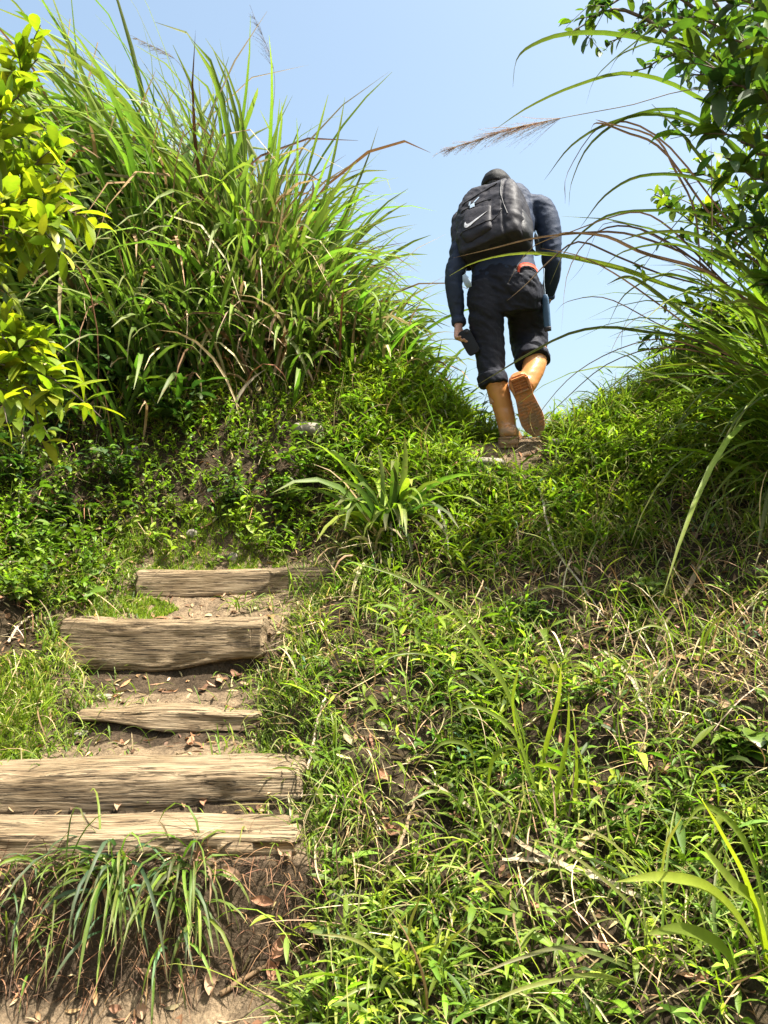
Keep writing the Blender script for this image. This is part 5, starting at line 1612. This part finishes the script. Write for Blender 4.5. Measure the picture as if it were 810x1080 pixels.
def decal(name, poly_rows, mat, off=.003, thick=.003):
    """rows of (r,u) points laid on the pack, given a little thickness"""
    R = len(poly_rows); Cn = len(poly_rows[0])
    lo = A([surf([mo, po], r, u) + bo * (off - thick) for row in poly_rows for r, u in row])
    hi = A([surf([mo, po], r, u) + bo * off for row in poly_rows for r, u in row])
    V = np.vstack([lo, hi]); n1 = R * Cn
    F = [[n1 + i * Cn + j, n1 + i * Cn + j + 1, n1 + (i + 1) * Cn + j + 1, n1 + (i + 1) * Cn + j] for i in range(R - 1) for j in range(Cn - 1)]
    edge = [i * Cn for i in range(R)] + [(R - 1) * Cn + j for j in range(1, Cn)] + [i * Cn + Cn - 1 for i in range(R - 2, -1, -1)] + [j for j in range(Cn - 2, 0, -1)]
    F += [[edge[k], edge[(k + 1) % len(edge)], n1 + edge[(k + 1) % len(edge)], n1 + edge[k]] for k in range(len(edge))]
    return mk(name, V, F, mat, pack, pb, smooth=False)


# curved tick: outer (lower) and inner (upper) edge of the mark, left to right
low = [(-.118, .016), (-.122, -.002), (-.116, -.020), (-.100, -.027), (-.080, -.022), (-.050, -.008), (-.015, .010), (.030, .034)]
upp = [(-.112, .024), (-.106, .006), (-.099, -.002), (-.088, -.004), (-.072, -.001), (-.046, .008), (-.012, .020), (.030, .036)]
decal('emblem', [[(a_[0] * (1 - t) + b_[0] * t, a_[1] * (1 - t) + b_[1] * t - .085) for a_, b_ in zip(low, upp)] for t in (0, .5, 1)], M['white'], .004)
# zip line across and pullers, panel seams
def seam(pts, r, name, mat, off=.002):
    q = smoothline(A([[a_, b_, 0] for a_, b_ in pts]), 24)
    P3 = A([surf([mo, po], a_[0], a_[1]) + bo * off for a_ in q])
    V, F = tube(P3, r, 6)
    mk(name, V, F, mat, pack, pb)


seam([(-.15, .055), (-.10, .065), (.0, .066), (.055, .055)], .0035, 'zip', M['bagdark'])
seam([(-.16, -.125), (-.05, -.128), (.06, -.118), (.12, -.06)], .003, 'piping', M['bagdark'])
seam([(.120, .20), (.115, .10), (.125, 0), (.15, -.12)], .004, 'piping', M['bagdark'])
seam([(-.14, .12), (-.06, .15), (.02, .17), (.09, .185)], .0045, 'zip', M['bagdark'])
decal('zip_pull', [[(-.082, .045), (-.052, .047)], [(-.082, .078), (-.054, .082)]], M['pale'], .006)
decal('zip_pull', [[(-.095, .082), (-.086, .080)], [(-.088, .112), (-.079, .110)]], M['pale'], .005)
decal('zip_pull', [[(-.060, .088), (-.050, .085)], [(-.030, .125), (-.022, .120)]], M['pale'], .005)
# straps over the shoulders, haul loop, hip strap
for s in (-1, 1):
    pts = [bp(s * .09 + .03, -.08, .20), bp(s * .10 + .03, -.16, .235), bp(s * .115 + .02, -.26, .20), bp(s * .13 + .02, -.33, .08), bp(s * .16, -.28, -.10), bp(s * .17, -.10, -.19)]
    V, F, C = strip(pts, .055, (0, 0, 0), .05, A([1, 1, 1, 1, .8, .5, .4]), 0, None, 0, 30)
    V2 = V + nrm(V - V.mean(0)) * .008
    nn_ = len(V)
    mk('shoulder_strap', np.vstack([V, V2]), np.vstack([F, F + nn_]), M['bagdark'], pack, pb)
V, F = tube(smoothline([bp(.02, -.06, .225), bp(.03, -.05, .262), bp(.075, -.05, .266), bp(.09, -.06, .228)], 16), .007, 8)
mk('haul_loop', V, F, M['bagdark'], pack, pb)
V, F, C = strip([W3(547, 287, -.155), W3(549, 280, -.16), W3(556, 278.5, -.15), W3(563, 281, -.13), W3(567, 286, -.10)], .020, (0, 0, 0), .1, A([1, 1, 1, 1, 1]), 1.4, None, 0, 24)
V2 = V + A([0, .004, 0])
mk('webbing_strap', np.vstack([V, V2]), np.vstack([F, F + len(V)]), M['red'], pack, pb)

# --- things hanging at the hips
pcn = W3(575.5, 305, -.02)
pouch = empty('hip_pouch', W3(577, 345, -.02), 'slim blue pouch hanging on a cord at the walker\'s right hip', 'pouch')
pbp = A(pouch.location)
V, F = loft(dense([(W3(575, 311, -.03), .012, .008), (W3(575.5, 316, -.03), .019, .013), (W3(576.5, 332, -.03), .021, .015), (W3(577.5, 345, -.03), .020, .014), (W3(577.8, 348, -.03), .014, .010)], 4), FWD, 20, 3.5)
mk('bag', V, F, M['blue'], pouch, pbp)
V, F = tube(smoothline([W3(574, 283, -.03), W3(573.5, 295, -.04), W3(575, 312, -.03)], 14), .0032, 6)
mk('cord', V, F, M['pale'], pouch, pbp)
V, F = loft(dense([(W3(577.6, 345, -.03), .021, .015), (W3(577.9, 349, -.03), .020, .014)], 3), FWD, 20, 3.5)
mk('base_cap', V, F, M['bagdark'], pouch, pbp)
cl = empty('cloth_tag', W3(492, 297, -.13), 'pale blue cloth end hanging from the pack at the walker\'s left hip', 'cloth')
pcl = A(cl.location)
V, F = loft(dense([(W3(489.5, 290, -.12), .010, .004), (W3(491, 294, -.13), .020, .006), (W3(493.5, 299, -.13), .021, .007), (W3(495, 303, -.12), .016, .004)], 4), FWD, 16, 3)
mk('cloth', V, F, M['pale'], cl, pcl)
V, F = tube(smoothline([W3(492, 283, -.10), W3(491, 287, -.11), W3(489.5, 291, -.12)], 8), .003, 6)
mk('cord', V, F, M['bagdark'], cl, pcl)
